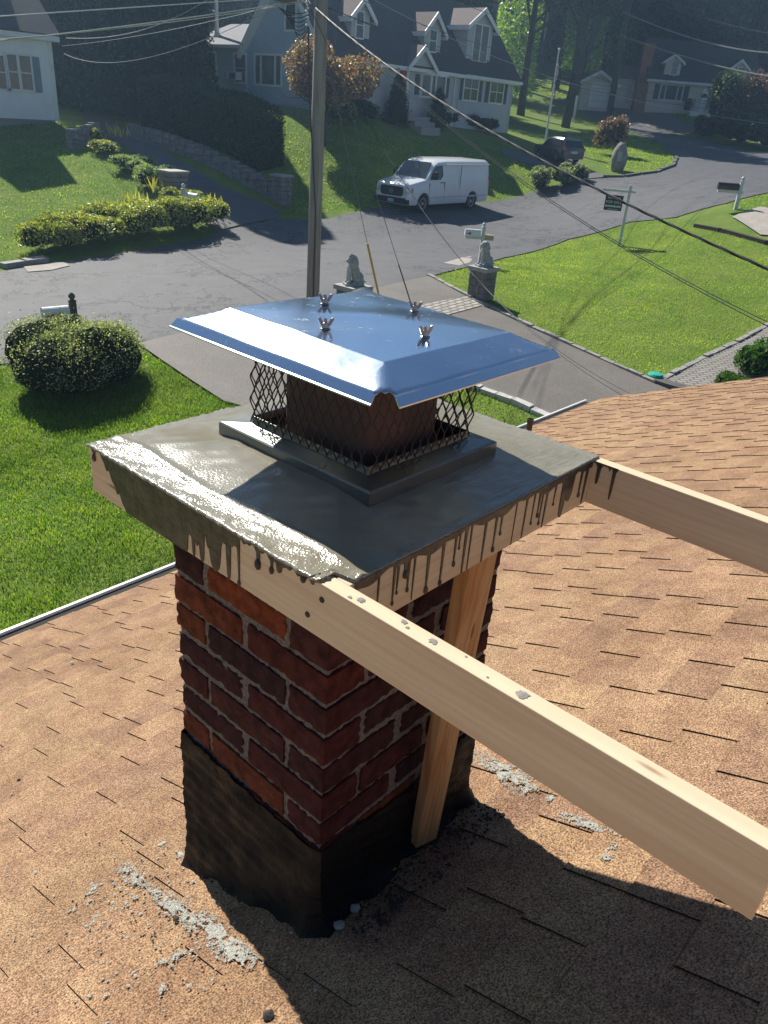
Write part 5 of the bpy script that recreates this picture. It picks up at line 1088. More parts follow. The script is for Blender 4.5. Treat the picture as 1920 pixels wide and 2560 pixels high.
for i, (px, D) in enumerate(spots):
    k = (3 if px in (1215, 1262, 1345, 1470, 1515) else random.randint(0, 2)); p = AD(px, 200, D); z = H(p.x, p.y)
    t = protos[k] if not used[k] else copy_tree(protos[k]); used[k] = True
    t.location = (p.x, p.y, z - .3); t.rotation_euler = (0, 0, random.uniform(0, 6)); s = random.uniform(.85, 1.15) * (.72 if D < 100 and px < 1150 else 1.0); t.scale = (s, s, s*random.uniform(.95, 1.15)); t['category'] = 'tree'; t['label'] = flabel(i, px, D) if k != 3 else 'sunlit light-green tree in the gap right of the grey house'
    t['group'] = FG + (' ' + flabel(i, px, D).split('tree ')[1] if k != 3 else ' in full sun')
for px, D, s, lb in ((930, 70, .85, 'dark crown behind the middle dormer of the grey house'), (1030, 72, .9, 'dark crown behind the porch gable of the grey house'), (1090, 76, .9, 'dark crown behind the right dormer of the grey house')):
    p = AD(px, 200, D); t = copy_tree(protos[random.randint(0, 2)]); t.location = (p.x, p.y, H(p.x, p.y)-.3); t.rotation_euler = (0, 0, random.uniform(0, 6)); t.scale = (s*.9, s*.9, s*.92); t['category'] = 'tree'; t['label'] = lb; t['group'] = FG
for x, y, h, lb in ((57, 44.5, 14.5, 'shade tree on the slope behind the right end of the grey house'), (65, 43, 18, 'high-crowned shade tree above the flagpole'), (72, 42, 19, 'high-crowned shade tree left of the far garage'), (62, 36.5, 17, 'high-crowned shade tree on the dark lawn by the white marker post')):
    tree('shade_tree', (x, y, H(x, y)), h, 5.4, h*.42, 12000, .22, FGN, lb, 'tree', 'shade trees on the dark slope', r0=.30, lumps=34, shell=.7)
for px, py, h, cr, th_, lean, lb in ((1312, 205, 19, 6, 8, (.3, 0), 'tall dark tree with bare lower trunk just right of the grey house roof'), (1388, 222, 20, 6, 8, (0, 0), 'tall dark tree whose bare trunk stands left of the far garage'), (1418, 262, 18, 5.5, 9, (2.2, -1.2), 'leaning dark tree in front of the far garage'), (1352, 192, 21, 6, 8, (0, 0), 'tall dark tree behind the flagpole'), (1275, 215, 17, 5.5, 6, (0, 0), 'dark tree touching the right end of the grey house roof')):
    b_ = G(px, py); tree('shade_tree', b_, h, cr, th_, 12000, .22, FGN, lb, 'tree', 'shade trees on the dark slope', r0=.36, lumps=34, shell=.7, lean=lean)
for px, D, s, lb in ((1650, 100, 1.3, 'big dark tree behind the brick chimney of the tan house'), (1860, 99, 1.3, 'big dark tree behind the right dormer of the tan house'), (1560, 112, 1.3, 'big dark tree behind the breezeway')):
    p = AD(px, 200, D); t = copy_tree(protos[random.randint(0, 2)]); t.location = (p.x, p.y, H(p.x, p.y)-.3); t.rotation_euler = (0, 0, random.uniform(0, 6)); t.scale = (s, s, s); t['category'] = 'tree'; t['label'] = lb; t['group'] = FG
rng2 = np.random.default_rng(3)
n = 110000; X = []
xs = rng2.uniform(1120, 2000, n); D = rng2.uniform(118, 150, n); az = np.arctan2(*(np.array([[ray(1120, 200)[1], ray(2000, 200)[1]], [ray(1120, 200)[0], ray(2000, 200)[0]]])))
a = rng2.uniform(az.min() - .05, az.max() + .75, n); D = np.where(a > az.max(), rng2.uniform(112, 140, n), D); x = CAM[0] + np.cos(a)*D; y = CAM[1] + np.sin(a)*D
zz = Hn(x, y) + rng2.uniform(0, 1, n)**1.1*15
def patch(px0, px1, D0, D1, z0, z1, n, size, pal, label):
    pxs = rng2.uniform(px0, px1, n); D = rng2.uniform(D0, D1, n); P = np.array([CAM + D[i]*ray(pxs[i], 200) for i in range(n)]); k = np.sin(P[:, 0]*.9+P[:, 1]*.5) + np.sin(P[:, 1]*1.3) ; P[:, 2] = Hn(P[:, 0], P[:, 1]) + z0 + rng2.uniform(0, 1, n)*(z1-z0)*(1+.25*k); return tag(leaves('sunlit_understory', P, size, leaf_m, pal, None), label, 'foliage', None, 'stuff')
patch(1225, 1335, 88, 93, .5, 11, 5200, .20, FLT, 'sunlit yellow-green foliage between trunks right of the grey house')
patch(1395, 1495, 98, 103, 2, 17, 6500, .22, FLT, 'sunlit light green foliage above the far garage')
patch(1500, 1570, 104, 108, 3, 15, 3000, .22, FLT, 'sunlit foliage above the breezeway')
o = leaves('woodland_understory', np.c_[x, y, zz], .55, needle_m, FGN, None); tag(o, 'dense dark woodland filling the top of the photo behind all houses', 'woodland', None, 'stuff')
# ================================================================ poles and wires
pole_m = mat('weathered_pole', (.36, .33, .30), .85, var=(.23, .21, .19), scale=7, stretch=(2, 2, .12), detail=9, bump=.006, bscale=20)
wire_m = mat('black_cable', (.035, .035, .04), .35, spec=.6); wire_l = mat('bare_aluminium_wire', (.42, .43, .45), .3, metal=.7)
pb = G(781, 775); pb.z = H(pb.x, pb.y)
up = empty('utility_pole', tuple(pb), 0, 'tall weathered wooden utility pole in front of the street behind the cap', 'utility pole')
mb = MB(); mb.tube([(0, 0, -.5), (0, 0, 3), (.0, .0, 11.5)], [.155, .147, .115], 20); mb.build('pole_shaft', pole_m, up, smooth=True)
mb = MB(); mb.box((-.06, -1.25, 9.6), (.06, 1.25, 9.72)); mb.box((-.16, -1.25, 10.6), (-.05, 1.25, 10.72)); mb.build('crossarm', pole_m, up)
cl_ = AD(712, 7, math.hypot(pb.x-CAM[0], pb.y-CAM[1])) - pb
mb = MB(); mb.lathe([(.05, cl_.z), (.24, cl_.z+.03), (.26, cl_.z+.1), (.26, cl_.z+.85), (.2, cl_.z+.95), (.05, cl_.z+.97)], (cl_.x, cl_.y, 0), n=20); mb.box((min(cl_.x, 0)-.02, cl_.y*.5-.05, cl_.z+.3), (max(0, cl_.x)+.02, cl_.y*.5+.05, cl_.z+.36)); mb.build('transformer', mat('transformer_grey', (.10, .105, .11), .5), up, auto=40)
DP = math.hypot(pb.x-CAM[0], pb.y-CAM[1])
for i, (py) in enumerate((6, 12, 20, 28, 33, 44, 62)):
    q = AD(767 + (i % 3)*2 - 1, py, DP-.12) - pb; mb = MB(); mb.ball(q, .03, 8, sc=(1, 1, .8)); mb.build('insulator', mat('insulator_glass', (.75, .76, .78), .2, spec=.8), up, smooth=True)
mb = MB()
for k in range(7):
    a = AD(690+k*6, 14+k*3, DP-.1) - pb; b = AD(768, 30+k*8, DP-.1) - pb; m_ = (a+b)/2 - Vector((0, 0, .15+.07*k)); mb.tube([a*(1-t)**2 + m_*2*t*(1-t) + b*t*t for t in np.linspace(0, 1, 9)], .009, 5)
mb.tube([AD(771, 66, DP-.1)-pb, AD(772, 200, DP-.1)-pb, Vector((-.10, -.12, 2.2)), Vector((-.10, -.12, 0))], .018, 6)
mb.build('cable_loops', wire_m, up)
def wire3(name, label, pts, r, m, group='overhead wires', n=28, twist=False):
    A, Mm, B = [AD(*p) for p in pts]; tm = (Mm-A).length / ((Mm-A).length + (B-Mm).length)
    P = []
    for t in np.linspace(0, 1, n):
        P.append(A*((t-tm)*(t-1)/(tm)) + Mm*(t*(t-1)/(tm*(tm-1))) + B*(t*(t-tm)/(1-tm)))
    mb = MB()
    if twist:
        for ph in (0, 2.1, 4.2):
            Q = []
            for i in range(n*6):
                s = i/(n*6-1)*(n-1); j = min(n-2, int(s)); p = P[j].lerp(P[j+1], s-j); a = ph + i*.33; Q.append(p + Vector((math.cos(a)*r*.9, 0, math.sin(a)*r*.9)))
            mb.tube(Q, r*.75, 5)
    else: mb.tube(P, r, 5)
    return tag(mb.build(name, m), label, 'wire', group)
wire3('service_cable', 'thick twisted black cable crossing the whole right side from the pole', [(768, 1, DP), (1250, 343, 12.5), (2010, 712, 9)], .011, wire_m, n=40, twist=True)
wire3('service_cable', 'thin dark wire over the right lawn, upper of the pair', [(772, 3, DP), (1345, 478, 14), (1990, 838, 10)], .006, wire_m)
wire3('service_cable', 'thin dark wire over the right lawn, lower of the pair', [(772, 6, DP), (1345, 484, 13.6), (1990, 850, 10)], .006, wire_m)
wire3('service_cable', 'thin line from pole down across the right lion pillar', [(776, 20, DP), (1190, 695, 13), (1562, 992, 9.2)], .005, wire_m)
wire3('service_cable', 'thin line from pole ending on the near driveway side of the roof', [(776, 24, DP), (1230, 735, 13), (1600, 996, 9.4)], .004, wire_m)
for i, (pts, r, m, lb) in enumerate([([(776, 2, DP), (1300, 172, 30), (1990, 275, 48)], .008, wire_m, 'dark wire to the right passing above the white flagpole top'), ([(776, -2, DP), (1300, 186, 30), (1990, 296, 48)], .009, wire_m, 'lowest long wire running right in front of the far garage'),
        ([(860, -20, 20), (1300, 142, 32), (1990, 309, 50)], .008, wire_m, 'wire crossing the grey house roof towards the tan house door'), ([(900, -20, 22), (1400, 200, 34), (1990, 318, 52)], .008, wire_l, 'bright bare wire across the grey house dormers'),
        ([(1000, -40, 26), (1300, 62, 38), (1920, 305, 60)], .009, wire_m, 'double wire past the right dormer of the grey house'), ([(1558, 30, 86), (1760, 104, 75), (1990, 133, 62)], .05, wire_l, 'bright wire at upper right in front of the dark trees'),
        ([(1556, 90, 86), (1800, 166, 72), (1990, 198, 60)], .05, wire_l, 'bright wire crossing the far right dormer'), ([(1610, -4, 84), (1760, 45, 75), (1990, 95, 62)], .025, wire_m, 'dark wire highest at the upper right corner'),
        ([(770, -10, DP), (250, 24, 17), (-60, 45, 15)], .009, wire_l, 'pale wire highest on the left, leaving the frame at the left edge'), ([(770, 0, DP), (331, 63, 16.5), (-60, 108, 14.5)], .011, wire_l, 'pale thick wire on the left over the white house eave'),
        ([(770, 4, DP), (331, 67, 16.5), (-60, 102, 14.5)], .007, wire_l, 'thin pale wire twinned with the thick one over the white house eave'), ([(165, 95, 40), (300, 88, 32), (560, -30, 20)], .012, wire_l, 'short curved pale wire above the dark evergreens ending at the white house'),
        ([(155, 115, 41), (330, 92, 32), (766, -6, DP)], .008, wire_l, 'thin pale wire under the short curved one'), ([(160, 134, 41), (290, 156, 32), (766, -20, DP)], .008, wire_l, 'lowest sagging wire across the dark evergreens')]):
    wire3('overhead_wire', lb, pts, r, m)
# guy wires with anchor rod and yellow guard
pt = AD(778, -30, DP)
for (bx, by, tx, ty, lb, yel) in ((955, 760, 925, 602, 'guy wire from the pole with a yellow plastic guard at its foot', True), (1042, 790, 1006, 655, 'guy wire from the pole ending in a dark anchor rod', False)):
    b = G(bx, by + 15); d_ = (pt - b); e = empty('guy_wire', tuple(b), 0, lb, 'guy wire', 'guy wires of the near pole'); mb = MB(); mb.tube([(0, 0, 0), tuple(d_)], .008, 6); mb.build('steel_strand', mat('strand_steel', (.22, .22, .23), .4, metal=.6), e)
    L_ = 1.62 if yel else 1.4; q = d_.normalized()*L_; mb = MB(); mb.tube([(0, 0, 0), tuple(q)], .027 if yel else .015, 10); mb.build('plastic_guard' if yel else 'anchor_rod', mat('yellow_guard', (.72, .42, .05), .5) if yel else mat('dark_rod', (.06, .065, .06), .5), e)
p2 = G(1522, 288); sp = empty('utility_pole', tuple(p2), 0, 'distant dark utility pole in front of the far garage', 'utility pole')
mb = MB(); mb.tube([(0, 0, -.5), (0, 0, 14)], [.30, .26], 14); mb.build('pole_shaft', mat('dark_pole', (.075, .065, .058), .9, var=(.045, .04, .036), scale=4), sp, smooth=True)
q = G(1362, 362); D_ = math.hypot(q.x-CAM[0], q.y-CAM[1]); tp_ = AD(1388, 126, D_); fp = empty('flagpole', tuple(q), 0, 'white flagpole with a furled flag beside the grey house', 'flagpole'); mb = MB(); mb.tube([(0, 0, 0), (0, 0, (tp_.z-q.z)*.45), (0, 0, tp_.z-q.z)], [.07, .06, .035], 12); mb.ball((0, 0, tp_.z-q.z+.06), .08, 10); mb.build('pole', mat('white_paint', (.75, .76, .78), .4), fp, auto=40)
mb = MB(); zt_ = tp_.z-q.z; 
for j in range(6):
    for k in range(10): pass
vs = []; 
for j in range(9):
    for k in range(11):
        t = j/8; s = k/10; vs.append((.04+.26*s*(1-.3*t)*(.6+.4*math.sin(t*9)), .07*math.sin(s*14+t*3), zt_ - .5 - 1.5*t - .55*s))
mb.add(vs, [(j*11+k, j*11+k+1, (j+1)*11+k+1, (j+1)*11+k) for j in range(8) for k in range(10)]); mb.c = [((.4, .05, .05) if (i % 10) % 2 else (.7, .7, .7)) for i in range(80)]
mb.build('furled_flag', mat('flag_cloth', (1, 1, 1), .8, attr=True), fp, colors=True)

# ================================================================ lion pillars
pil_m = mat('pillar_block', (.15, .145, .145), .85, var=(.21, .20, .195), scale=5, bump=.008, bscale=30); cap_m = mat('pillar_capstone', (.40, .39, .37), .7, var=(.33, .32, .30), scale=6); lion_m = mat('lion_stone', (.45, .48, .48), .8, var=(.28, .30, .30), scale=14, bump=.006, bscale=40)
def evalrep(o):
    dg = bpy.context.evaluated_depsgraph_get(); me = bpy.data.meshes.new_from_object(o.evaluated_get(dg)); old = o.data; o.modifiers.clear(); o.data = me; return o
def pillar(corner, top, label):
    x, y = corner; z = H(x+.27, y+.27); e = empty('brick_pillar', (x+.27, y+.27, z), 0, label, 'pillar', 'driveway pillars'); h = top - z - .1
    mb = MB(); mb.box((-.22, -.22, -.2), (.22, .22, h-.005)); 
    nrow = int(h/.155); 
    for r_ in range(nrow):
        z0 = h - (r_+1)*h/nrow; hh = h/nrow
        for f in range(4):
            T = Matrix.Rotation(f*math.pi/2, 4, 'Z'); u = [-.262, 0, .25] if r_ % 2 else [-.262, -.09, .10, .25]
            for a, b in zip(u[:-1], u[1:]): mb.box((a+.006, -.252-random.uniform(0, .008), z0+.005), (b-.006, -.2, z0+hh-.005), T=T)
    mb.build('pillar_blocks', pil_m, e, bevel=.004)
    mb = MB(); mb.box((-.31, -.31, h), (.31, .31, h+.1)); mb.build('capstone', cap_m, e, bevel=.008); return e, Vector((x+.27, y+.27, top))
_proto = []
def lion(at, rz, label):
    if _proto:
        e = copy_tree(_proto[0]); e.location = at; e.rotation_euler = (0, 0, rz); e['label'] = label; return e
    e = empty('lion_statue', tuple(at), rz, label, 'lion statue', 'stone lions on the driveway pillars'); _proto.append(e)
    mb = MB(); mb.box((-.21, -.13, 0), (.22, .13, .05)); mb.build('plinth', lion_m, e, bevel=.005)
    mb = MB(); B = mb.ball   # faces +x
    B((-.09, 0, .16), .13, 14, sc=(1.05, .85, 1.0)); B((-.10, .08, .12), .09, 12, sc=(1.2, .6, 1)); B((-.10, -.08, .12), .09, 12, sc=(1.2, .6, 1))
    B((-.03, 0, .27), .12, 14, sc=(.85, .8, 1.25)); B((.04, 0, .37), .12, 14, sc=(.85, .9, 1.15)); B((.03, 0, .50), .125, 14, sc=(.9, 1.0, 1.05), jit=.04); B((.075, 0, .54), .085, 12); B((.145, 0, .515), .045, 10, sc=(1.2, .9, .8)); B((.13, 0, .485), .035, 10)
    for s in (-1, 1):
        mb.tube([(.08, s*.06, .38), (.11, s*.065, .22), (.115, s*.07, .08)], [.05, .038, .034], 10); B((.145, s*.07, .07), .04, 10, sc=(1.3, .9, .6)); B((.0, s*.10, .065), .045, 10, sc=(1.6, .8, .6)); B((.045, s*.075, .61), .03, 8); B((.0, s*.07, .46), .08, 10)
    mb.tube([(-.2, .05, .08), (-.23, .10, .09), (-.15, .15, .08), (-.05, .15, .07)], [.02, .02, .018, .028], 8)
    o = mb.build('lion_body', lion_m, e); rm = o.modifiers.new('r', 'REMESH'); rm.mode = 'VOXEL'; rm.voxel_size = .009; bpy.context.view_layer.update(); evalrep(o); o.data.shade_smooth() if hasattr(o.data, 'shade_smooth') else None
    return e
g = G(1205, 760); capz = PX(1226, 681, g.x).z
ptop = -2.86
e, t = pillar((g.x, g.y), ptop, 'dark block pillar under the right stone lion beside the right lawn'); lion(t, R(152), 'stone lion on the right pillar, in front of the white mailbox')
q = Vector(CAM) + Vector(ray(884, 723)) * ((ptop - CAM[2]) / ray(884, 723)[2])
e, t = pillar((q.x+.04, q.y+.04), ptop, 'dark block pillar under the left stone lion, mostly hidden by the cap'); lion(t, R(152), 'stone lion on the left pillar just above the chimney cap')

# ================================================================ mailboxes
def mailbox(base, h, rz, post, boxm, label, back=True, num=False, flag=(.5, .03, .03), bl=.48, group='mailboxes', arm=.0, s=1.0):
    e = empty('mailbox', tuple(base), rz, label, 'mailbox', group)   # box axis along local +x
    mb = MB(); w_ = .052*s; mb.box((-w_, -w_, -.2), (w_, w_, h-.16*s)); mb.lathe([(.072*s, h-.16*s), (.072*s, h-.135*s), (.035*s, h-.125*s), (.035*s, h-.11*s), (.062*s, h-.075*s), (.055*s, h-.04*s), (.02*s, h-.005*s), (.0001, h)], n=12); mb.build('post', post, e)
    zb = h - .42*s; mb = MB(); mb.box((-.12, -.04*s, zb-.09*s), (bl+.08, .04*s, zb-.002)); mb.build('arm', post, e)
    w2 = .085*s; hh = .12*s; pr = [(w2*math.cos(a), zb+hh+w2*math.sin(a)) for a in np.linspace(0, math.pi, 9)]; pr = [(w2, zb)] + pr + [(-w2, zb)]
    mb = MB(); mb.prism([(.09, y, z) for y, z in pr], (bl, 0, 0)); bx = mb.build('box', boxm, e)
    mb = MB(); mb.prism([(.09+bl+.001, y*1.06, z) for y, z in pr], (.012, 0, 0)); mb.build('door', boxm, bx)
    if flag:
        mb = MB(); mb.box((.12+bl*.62, w2+.002, zb+.06), (.12+bl*.88, w2+.010, zb+.085)); mb.box((.12+bl*.58, w2+.002, zb+.04), (.12+bl*.70, w2+.010, zb+.11)); mb.build('flag', mat('flag_red', flag, .5), bx)
    if num:
        mb = MB()
        for x in (.22, .265): mb.box((x, w2+.001, zb+.04), (x+.014, w2+.004, zb+.125))
        mb.build('house_number', mat('number_black', (.05, .05, .05), .5), bx)
    return e
wp_m = mat('white_post_paint', (.60, .63, .64), .5, var=(.5, .53, .54), scale=5); wb_m = mat('white_box_paint', (.72, .75, .78), .4); dkp = mat('dark_wood_post', (.055, .06, .045), .85, var=(.1, .1, .08), scale=9, stretch=(1, 1, .2))
def put(px, top, D, h): p = AD(px, top, D); return Vector((p.x, p.y, p.z - h))
mb_r = G(1198, 664); Dr = math.hypot(mb_r.x-CAM[0], mb_r.y-CAM[1]); tpz = AD(1210, 556, Dr).z
mr_ = mailbox(mb_r, tpz-mb_r.z, R(135), wp_m, wb_m, 'white mailbox on a white post behind the right stone lion')
mb = MB(); zz = tpz-mb_r.z; mb.box((-.34, -.07, zz-.52), (-.07, .07, zz-.36)); mb.build('newspaper_tube', mat('tan_plastic', (.45, .36, .24), .6), mr_, bevel=.01)
mailbox(put(178, 731, 15.6, 1.75), 1.75, R(172), dkp, wb_m, 'pale mailbox numbered 11 with a red flag on a dark post above the round bush', num=True, bl=.46, s=1.05)
mb_l = G(462, 548); Dl = math.hypot(mb_l.x-CAM[0], mb_l.y-CAM[1]); mailbox(mb_l, AD(455, 458, Dl).z-mb_l.z, R(-78), wp_m, wb_m, 'white mailbox on a white post standing in the flower bed', flag=None, s=1.25, bl=.55)
mb_f = G(1838, 524); Df = math.hypot(mb_f.x-CAM[0], mb_f.y-CAM[1]); mailbox(mb_f, AD(1858, 441, Df).z-mb_f.z, R(125), wp_m, mat('black_box_paint', (.03, .03, .035), .4), 'black mailbox on a white post at the right photo edge', s=1.2, bl=.75)
q = G(1413, 418); Dq = math.hypot(q.x-CAM[0], q.y-CAM[1]); mailbox(q, AD(1420, 382, Dq).z-q.z+.35, R(-60), wp_m, mat('black_box_paint', (.03, .03, .035)), 'dark mailbox on a short white post in front of the parked car', flag=None, s=1.3)
# sale sign
q = G(1547, 616); Dq = math.hypot(q.x-CAM[0], q.y-CAM[1]); ht = AD(1579, 466, Dq).z - q.z
sg = empty('sale_sign', tuple(q), R(118), 'white post sign with dark blue FOR SALE panel on the right lawn', 'sign')
mb = MB(); mb.box((-.05, -.05, -.2), (.05, .05, ht)); mb.lathe([(.07, ht), (.07, ht+.02), (.0001, ht+.07)], n=4, T=Matrix.Rotation(R(45), 4, 'Z')); mb.build('post', wp_m, sg)
mb = MB(); mb.box((-.22, -.035, ht-.22), (.95, .035, ht-.14)); mb.build('arm', wp_m, sg)
navy = mat('navy_panel', (.012, .022, .05), .45); mb = MB(); mb.box((.17, -.012, ht-.86), (.80, .012, ht-.34)); pn = mb.build('panel', navy, sg)
mb = MB()
for x in (.25, .72): mb.cyl((x, 0, ht-.34), (x, 0, ht-.22), .006, n=6)
mb.build('hook', wp_m, pn)
tx_m = mat('panel_lettering', (.66, .70, .76), .5)
def letters(txt, size, x, z, parent, y, name='lettering', face=1):
    cu = bpy.data.curves.new(name, 'FONT'); cu.body = txt; cu.size = size; cu.align_x = 'CENTER'; cu.extrude = .002; o = bpy.data.objects.new(name, cu); COL.objects.link(o); bpy.context.view_layer.update()
    me = bpy.data.meshes.new_from_object(o.evaluated_get(bpy.context.evaluated_depsgraph_get())); bpy.data.objects.remove(o); me.materials.clear(); me.materials.append(tx_m); o = bpy.data.objects.new(name, me); COL.objects.link(o); o.parent = parent
    o.location = (x, y, z); o.rotation_euler = (R(90), 0, 0 if face > 0 else math.pi); return o
letters('FOR SALE', .13, .485, ht-.62, pn, .014, face=-1)
mb = MB(); mb.box((.27, .013, ht-.46), (.72, .0145, ht-.40)); mb.build('pale_stripe', mat('pale_stripe', (.30, .36, .45), .5), pn)
mb = MB(); k = .22
while k < .74: w_ = random.uniform(.025, .045); mb.box((k, .013, ht-.75), (k+w_, .0145, ht-.68)); k += w_ + .014
mb.build('number_row', tx_m, pn); mb = MB(); mb.box((.30, .013, ht-.83), (.66, .0145, ht-.80)); mb.build('small_stripe', MATS['pale_stripe'], pn)

# ================================================================ stone wall, piers, boulder
sw_m = mat('field_stone', (.27, .26, .27), .9, var=(.17, .165, .175), scale=4, bump=.02, bscale=9)
def stonewall(a, b, w_, h_, label, name='stone_wall'):
    a = Vector(a); b = Vector(b); d = b-a; d.z = 0; L_ = d.length; d.normalize(); nn = Vector((-d.y, d.x, 0)); mb = MB(); s = 0
    while s < L_:
        l = random.uniform(.3, .7); z = 0
        while z < h_ - .05:
            hh = min(random.uniform(.16, .3), h_-z); p = a + d*s; g = H(p.x, p.y); c = p + d*(l/2); q = random.uniform(-.02, .03)
            vs = []
            for sx in (-1, 1):
                for sy in (-1, 1):
                    for sz in (-1, 1): v = c + d*(sx*(l/2-.012)*random.uniform(.93, 1)) + nn*(sy*(w_/2+q)*random.uniform(.93, 1)); vs.append((v.x, v.y, g + z + hh/2 + sz*(hh/2-.01) - (.12 if z == 0 and sz < 0 else 0)))
            mb.add(vs, [(0,1,3,2),(4,6,7,5),(0,4,5,1),(2,3,7,6),(0,2,6,4),(1,5,7,3)]); z += hh
        s += l
    o = mb.build(name, sw_m, bevel=.02); return tag(o, label, 'wall')
stonewall(G(692, 498), G(345, 350), .5, .62, 'long grey stone retaining wall below the hedge on the left driveway')
def pier(px, py, h, w_, label):
    p = G(px, py); p.z = H(p.x, p.y); e = empty('stone_pier', tuple(p), 0, label, 'pier', 'stone piers of the left driveway'); mb = MB(); z = -.2
    while z < h-.06:
        hh = min(.17, h-z)
        for f in range(4):
            T = Matrix.Rotation(f*math.pi/2, 4, 'Z'); c = random.uniform(-.12, .12)*w_
            for a, b in ((-w_/2, c), (c, w_/2-.04)): mb.box((a+.008, -w_/2-random.uniform(0, .015), z+.008), (b-.008, -w_/2+.14, z+hh-.008), T=T)
        z += hh
    mb.build('pier_stones', sw_m, e, bevel=.01); mb = MB(); mb.box((-w_/2-.06, -w_/2-.06, h), (w_/2+.06, w_/2+.06, h+.08)); mb.build('capstone', cap_m, e, bevel=.01)
pier(436, 500, .95, .75, 'stone pier with pale flat cap beside the flower bed'); pier(704, 508, 1.0, .6, 'dark stone pier at the street end of the stone wall')
stonewall(G(175, 372), G(240, 352), .3, .75, 'low pale retaining wall with lanterns near the white house', 'low_wall')
q = G(1542, 428); e = empty('boulder', tuple(q), 0, 'upright grey boulder with a small plaque at the street bend', 'boulder')
mb = MB(); mb.ball((0, 0, .6), .85, 18, sc=(.58, .48, 1.0), jit=.04); mb.build('rock', mat('boulder_rock', (.22, .2, .2), .9, var=(.32, .3, .29), scale=3, bump=.03, bscale=6), e, smooth=True)
mb = MB(); d_ = (Vector(CAM) - q); d_.z = 0; d_.normalize(); s_ = Vector((-d_.y, d_.x, 0)); c = d_*.46 + Vector((0, 0, .78)); mb.prism([c + s_*.12 - Vector((0, 0, .26)), c - s_*.12 - Vector((0, 0, .26)), c - s_*.12 + Vector((0, 0, .2)), c + s_*.12 + Vector((0, 0, .2))], d_*.06); mb.build('plaque', mat('plaque_pale', (.42, .42, .38), .6), e)
# posts near the far driveway
q = G(1434, 297); tag(MB().tube([tuple(q), (q.x, q.y, q.z+1.9)], .12, 8).build('marker_post', MATS['white_paint']), 'white marker post on the dark lawn left of the far driveway', 'post')

# ================================================================ vehicles
def loft(mb, st, c=None):
    """st: list of (x, [(half-width, z), ...bottom to top])"""
    k = len(st[0][1]); vs = []
    for x, pr in st:
        for w_, z in pr: vs.append((x, -w_, z))
        for w_, z in reversed(pr): vs.append((x, w_, z))
    n = 2*k; fs = [(i*n+j, i*n+(j+1) % n, (i+1)*n+(j+1) % n, (i+1)*n+j) for i in range(len(st)-1) for j in range(n)] + [tuple(range(n)), tuple(range((len(st)-1)*n, len(st)*n))[::-1]]
    mb.add(vs, fs, c)
def cut(o, wheels, r, W):
    mb = MB()
    for x in wheels:
        mb.cyl((x, -W-.2, r*.98), (x, -W+.42, r*.98), r*1.18, n=28); mb.cyl((x, W-.42, r*.98), (x, W+.2, r*.98), r*1.18, n=28)
    c = mb.build('cutter', tire_m); bo = o.modifiers.new('b', 'BOOLEAN'); bo.object = c; bo.operation = 'DIFFERENCE'; bo.solver = 'EXACT'; c.parent = o.parent
    bpy.context.view_layer.update(); evalrep(o); bpy.data.objects.remove(c)
tire_m = mat('tyre_rubber', (.02, .02, .022), .85); rim_m = mat('rim_silver', (.45, .46, .48), .35, metal=.7); blk = mat('black_trim', (.02, .02, .022), .5); arch_m = mat('wheel_well', (.008, .008, .009), .9)
def wheel(e, x, y, r, s):
    mb = MB(); T = Matrix.Translation((x, y, r)) @ Matrix.Rotation(R(90)*s, 4, 'X'); 
    mb.lathe([(r*.62, -.10), (r*.93, -.11), (r, -.075), (r, .075), (r*.93, .11), (r*.62, .10), (r*.60, .06)], n=28, T=T.to_3x3().to_4x4(), o=(x, y, r)); w_ = mb.build('wheel', tire_m, e, auto=40)
    mb = MB(); mb.lathe([(r*.61, .05), (r*.61, .10), (r*.54, .10), (r*.50, .055), (r*.22, .05), (r*.18, .085), (.0001, .09)], n=20, T=T.to_3x3().to_4x4(), o=(x, y, r)); 
    mb.build('rim', rim_m, w_, auto=35)
    mb = MB()
    for k in range(8):
        a = k*math.pi/4; T2 = Matrix.Translation((x, y, r)) @ Matrix.Rotation(R(90)*s, 4, 'X'); c0 = Vector((math.cos(a)*r*.38, math.sin(a)*r*.38, .058)); mb.lathe([(r*.055, .0), (.0001, .003)], n=8, T=T.to_3x3().to_4x4(), o=tuple(T2 @ c0))
    mb.build('rim_holes', blk, w_)
van_w = mat('white_van_paint', (.83, .85, .87), .28, spec=.6, coat=.6, var=(.80, .82, .84), scale=1.5)
vx, vy = 26.15, 22.16; va = R(3)
vz = H(27.1, 22.3) + .0
ve = empty('white_van', (vx, vy + 1.0, vz + .02), va, 'white cargo van parked facing left on the far side of the street', 'van')
pr = lambda a, b, c, d, e_, z1, z2, z3, z4, z5: [(a, .34), (b, z1), (c, z2), (d, z3), (e_, z4), (e_*.82, z5)]
